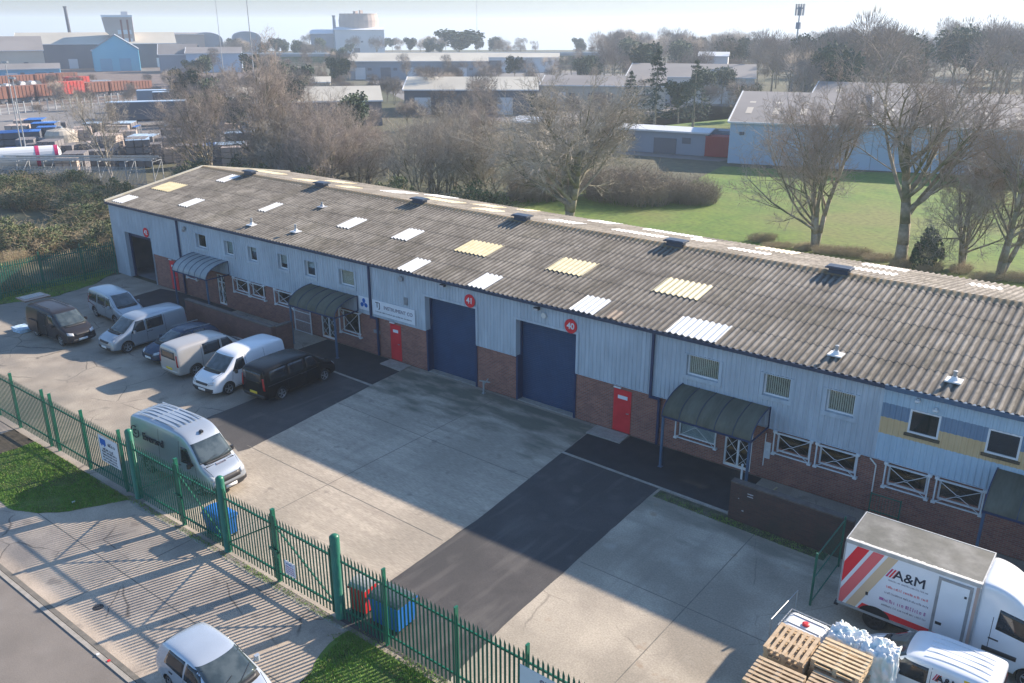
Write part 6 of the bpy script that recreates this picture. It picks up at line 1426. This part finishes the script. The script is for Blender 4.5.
for a in (1.2,2.4,3.6): mb.lathe([(.5,-.1),(.5,.1)], (a,.2,.5), 'y', 12); mb.lathe([(.5,-.1),(.5,.1)], (a,2.2,.5), 'y', 12)
mb.build('running_gear', M['black'], t)
rs = random.Random(12)
def stackmesh(seed, m, top=None):
    r2 = random.Random(seed); mb = MB()
    for i in range(3):
        for k in range(3):
            z = .1; 
            for l in range(4): mb.box((i*1.25,k*1.1,z),(i*1.25+1.12,k*1.1+1.0,z+.82)); z += .92
            if top: mb.box((i*1.25-.02,k*1.1-.02,z-.08),(i*1.25+1.14,k*1.1+1.02,z-.02), 1)
    return mb.mesh('block_stack', [M[m], M[top or m]])
SM = [stackmesh(1,'stack_grey'), stackmesh(2,'stack_grey','wall_ltblue'), stackmesh(3,'pink_block'), stackmesh(4,'wall_dark','blueskin')]
for i in range(90):
    px_ = rs.uniform(30,330); D = 116+rs.uniform(0,40)-px_*.05; x, y = G_(px_, D); o = link('block_stack', SM[rs.choice([0,0,0,0,2,2,1,3])]); o.location = (x,y,-.02); o.rotation_euler = (0,0,R(52+rs.choice([0,90])+rs.uniform(-9,9))); o.scale = (rs.uniform(.6,1),rs.uniform(.6,1),rs.uniform(.45,.95))
    tag(o, 'shrink wrapped stack of building blocks in the builders yard beyond the tree belt', 'block stack', 'stacks of blocks in the builders yard')
for i in range(4):
    x, y = G_(-8+i*9, 134); o = link('block_stack', SM[3]); o.location = (x,y,-.02); o.rotation_euler = (0,0,R(62)); o.scale = (1,1,.9); tag(o, 'blue topped stack of goods behind the white tank trailer', 'block stack', 'blue topped stacks by the white tank trailer')
# steel racking and its grey fence at the left
x0_, y0_ = -120, 2; x1_, y1_ = -92, 22
L = math.hypot(x1_-x0_,y1_-y0_); t = empty('steel_rack', (x0_,y0_,0), math.atan2(y1_-y0_,x1_-x0_), 'long galvanised rack of pipes beyond the brambles on the left', 'rack')
mb = MB()
for k,(y_,z) in enumerate(((0,2.4),(.5,2.5),(1.1,2.4),(1.8,2.6),(2.4,2.4))): mb.beam((0,y_,z),(L,y_,z+.1),.12,.12)
mb.build('rails', M['galv'], t); fm = MB(); fm.beam((0,0,0),(0,0,2.35),.1,.1); fm.beam((0,2.4,0),(0,2.4,2.35),.1,.1); fm.beam((0,0,.3),(0,2.4,2.2),.06,.06); fm.beam((0,0,2.3),(0,2.4,2.3),.08,.08); pm = fm.mesh('rack_frame', M['galv'])
for i in range(12): o = link('rack_frame', pm, t); o.location = (i*L/11,0,0)
t = empty('grey_palisade_fence', (x0_+1.5,y0_-3,0), math.atan2(y1_-y0_,x1_-x0_), 'grey galvanised palisade fence behind the brambles on the left', 'fence'); mb = MB()
for i in range(230): mb.box((i*.155,-.02,.1),(i*.155+.07,.0,2.3))
mb.build('pale_panel', M['galv'], t); mb = MB(); mb.box((0,.0,.4),(35.6,.05,.46)); mb.box((0,.0,1.9),(35.6,.05,1.96)); mb.build('rail', M['galv'], t)

# ================================================================ AIR, LIGHT, CAMERA
mb = MB(); mb.box((-3300,-3300,-102),(3300,3300,34)); hz_, nt, b = newmat('air'); nt.nodes.remove(b); pv = nt.nodes.new('ShaderNodeVolumePrincipled'); pv.inputs['Color'].default_value = (.76,.88,1,1); pv.inputs['Density'].default_value = .0005; pv.inputs['Anisotropy'].default_value = .2
nt.links.new(pv.outputs[0], nt.nodes['Material Output'].inputs['Volume']); o = mb.build('haze', hz_); tag(o, kind='stuff')
sd = Vector((.34,1,.522)).normalized()
sun = bpy.data.lights.new('sun','SUN'); sun.energy = 5.0; sun.angle = R(.7); sun.color = (1,.86,.71); so = bpy.data.objects.new('sun', sun); COL.objects.link(so); so.rotation_euler = sd.to_track_quat('Z','Y').to_euler(); so.location = (0,0,60)
w = bpy.data.worlds.new('World'); scn.world = w; w.use_nodes = True; nt = w.node_tree; bg = nt.nodes['Background']; sk = nt.nodes.new('ShaderNodeTexSky'); sk.sky_type = 'NISHITA'; sk.sun_disc = False
sk.sun_elevation = math.asin(sd.z); sk.sun_rotation = math.atan2(sd.x, sd.y); sk.air_density = 1.3; sk.dust_density = .25; sk.ozone_density = 4.0
tc = nt.nodes.new('ShaderNodeTexCoord'); sp_ = nt.nodes.new('ShaderNodeSeparateXYZ'); nt.links.new(tc.outputs['Generated'], sp_.inputs[0])
tint_ = ramp(nt, sp_.outputs[2], [(0,(.47,.56,.84,1)),(.12,(.56,.64,.90,1)),(.4,(1.08,1.1,1.16,1))]).outputs[0]
nt.links.new(mixc(nt, 1.0, sk.outputs[0], tint_, 'MULTIPLY'), bg.inputs[0]); bg.inputs[1].default_value = .1
cd = bpy.data.cameras.new('camera'); co = bpy.data.objects.new('camera', cd); COL.objects.link(co); scn.camera = co
cd.sensor_width = 36; cd.lens = 863.7/1024*36; cd.clip_start = .5; cd.clip_end = 8000
co.location = (0,-30,17); co.rotation_mode = 'XYZ'; co.rotation_euler = (math.pi/2-.354, 0, .665)
scn.render.resolution_x = 1024; scn.render.resolution_y = 683
scn.view_settings.view_transform = 'Standard'; scn.view_settings.look = 'None'; scn.view_settings.exposure = 1.08; scn.view_settings.gamma = 1
scn.cycles.volume_max_steps = 64; scn.cycles.volume_bounces = 1; scn.cycles.transparent_max_bounces = 12
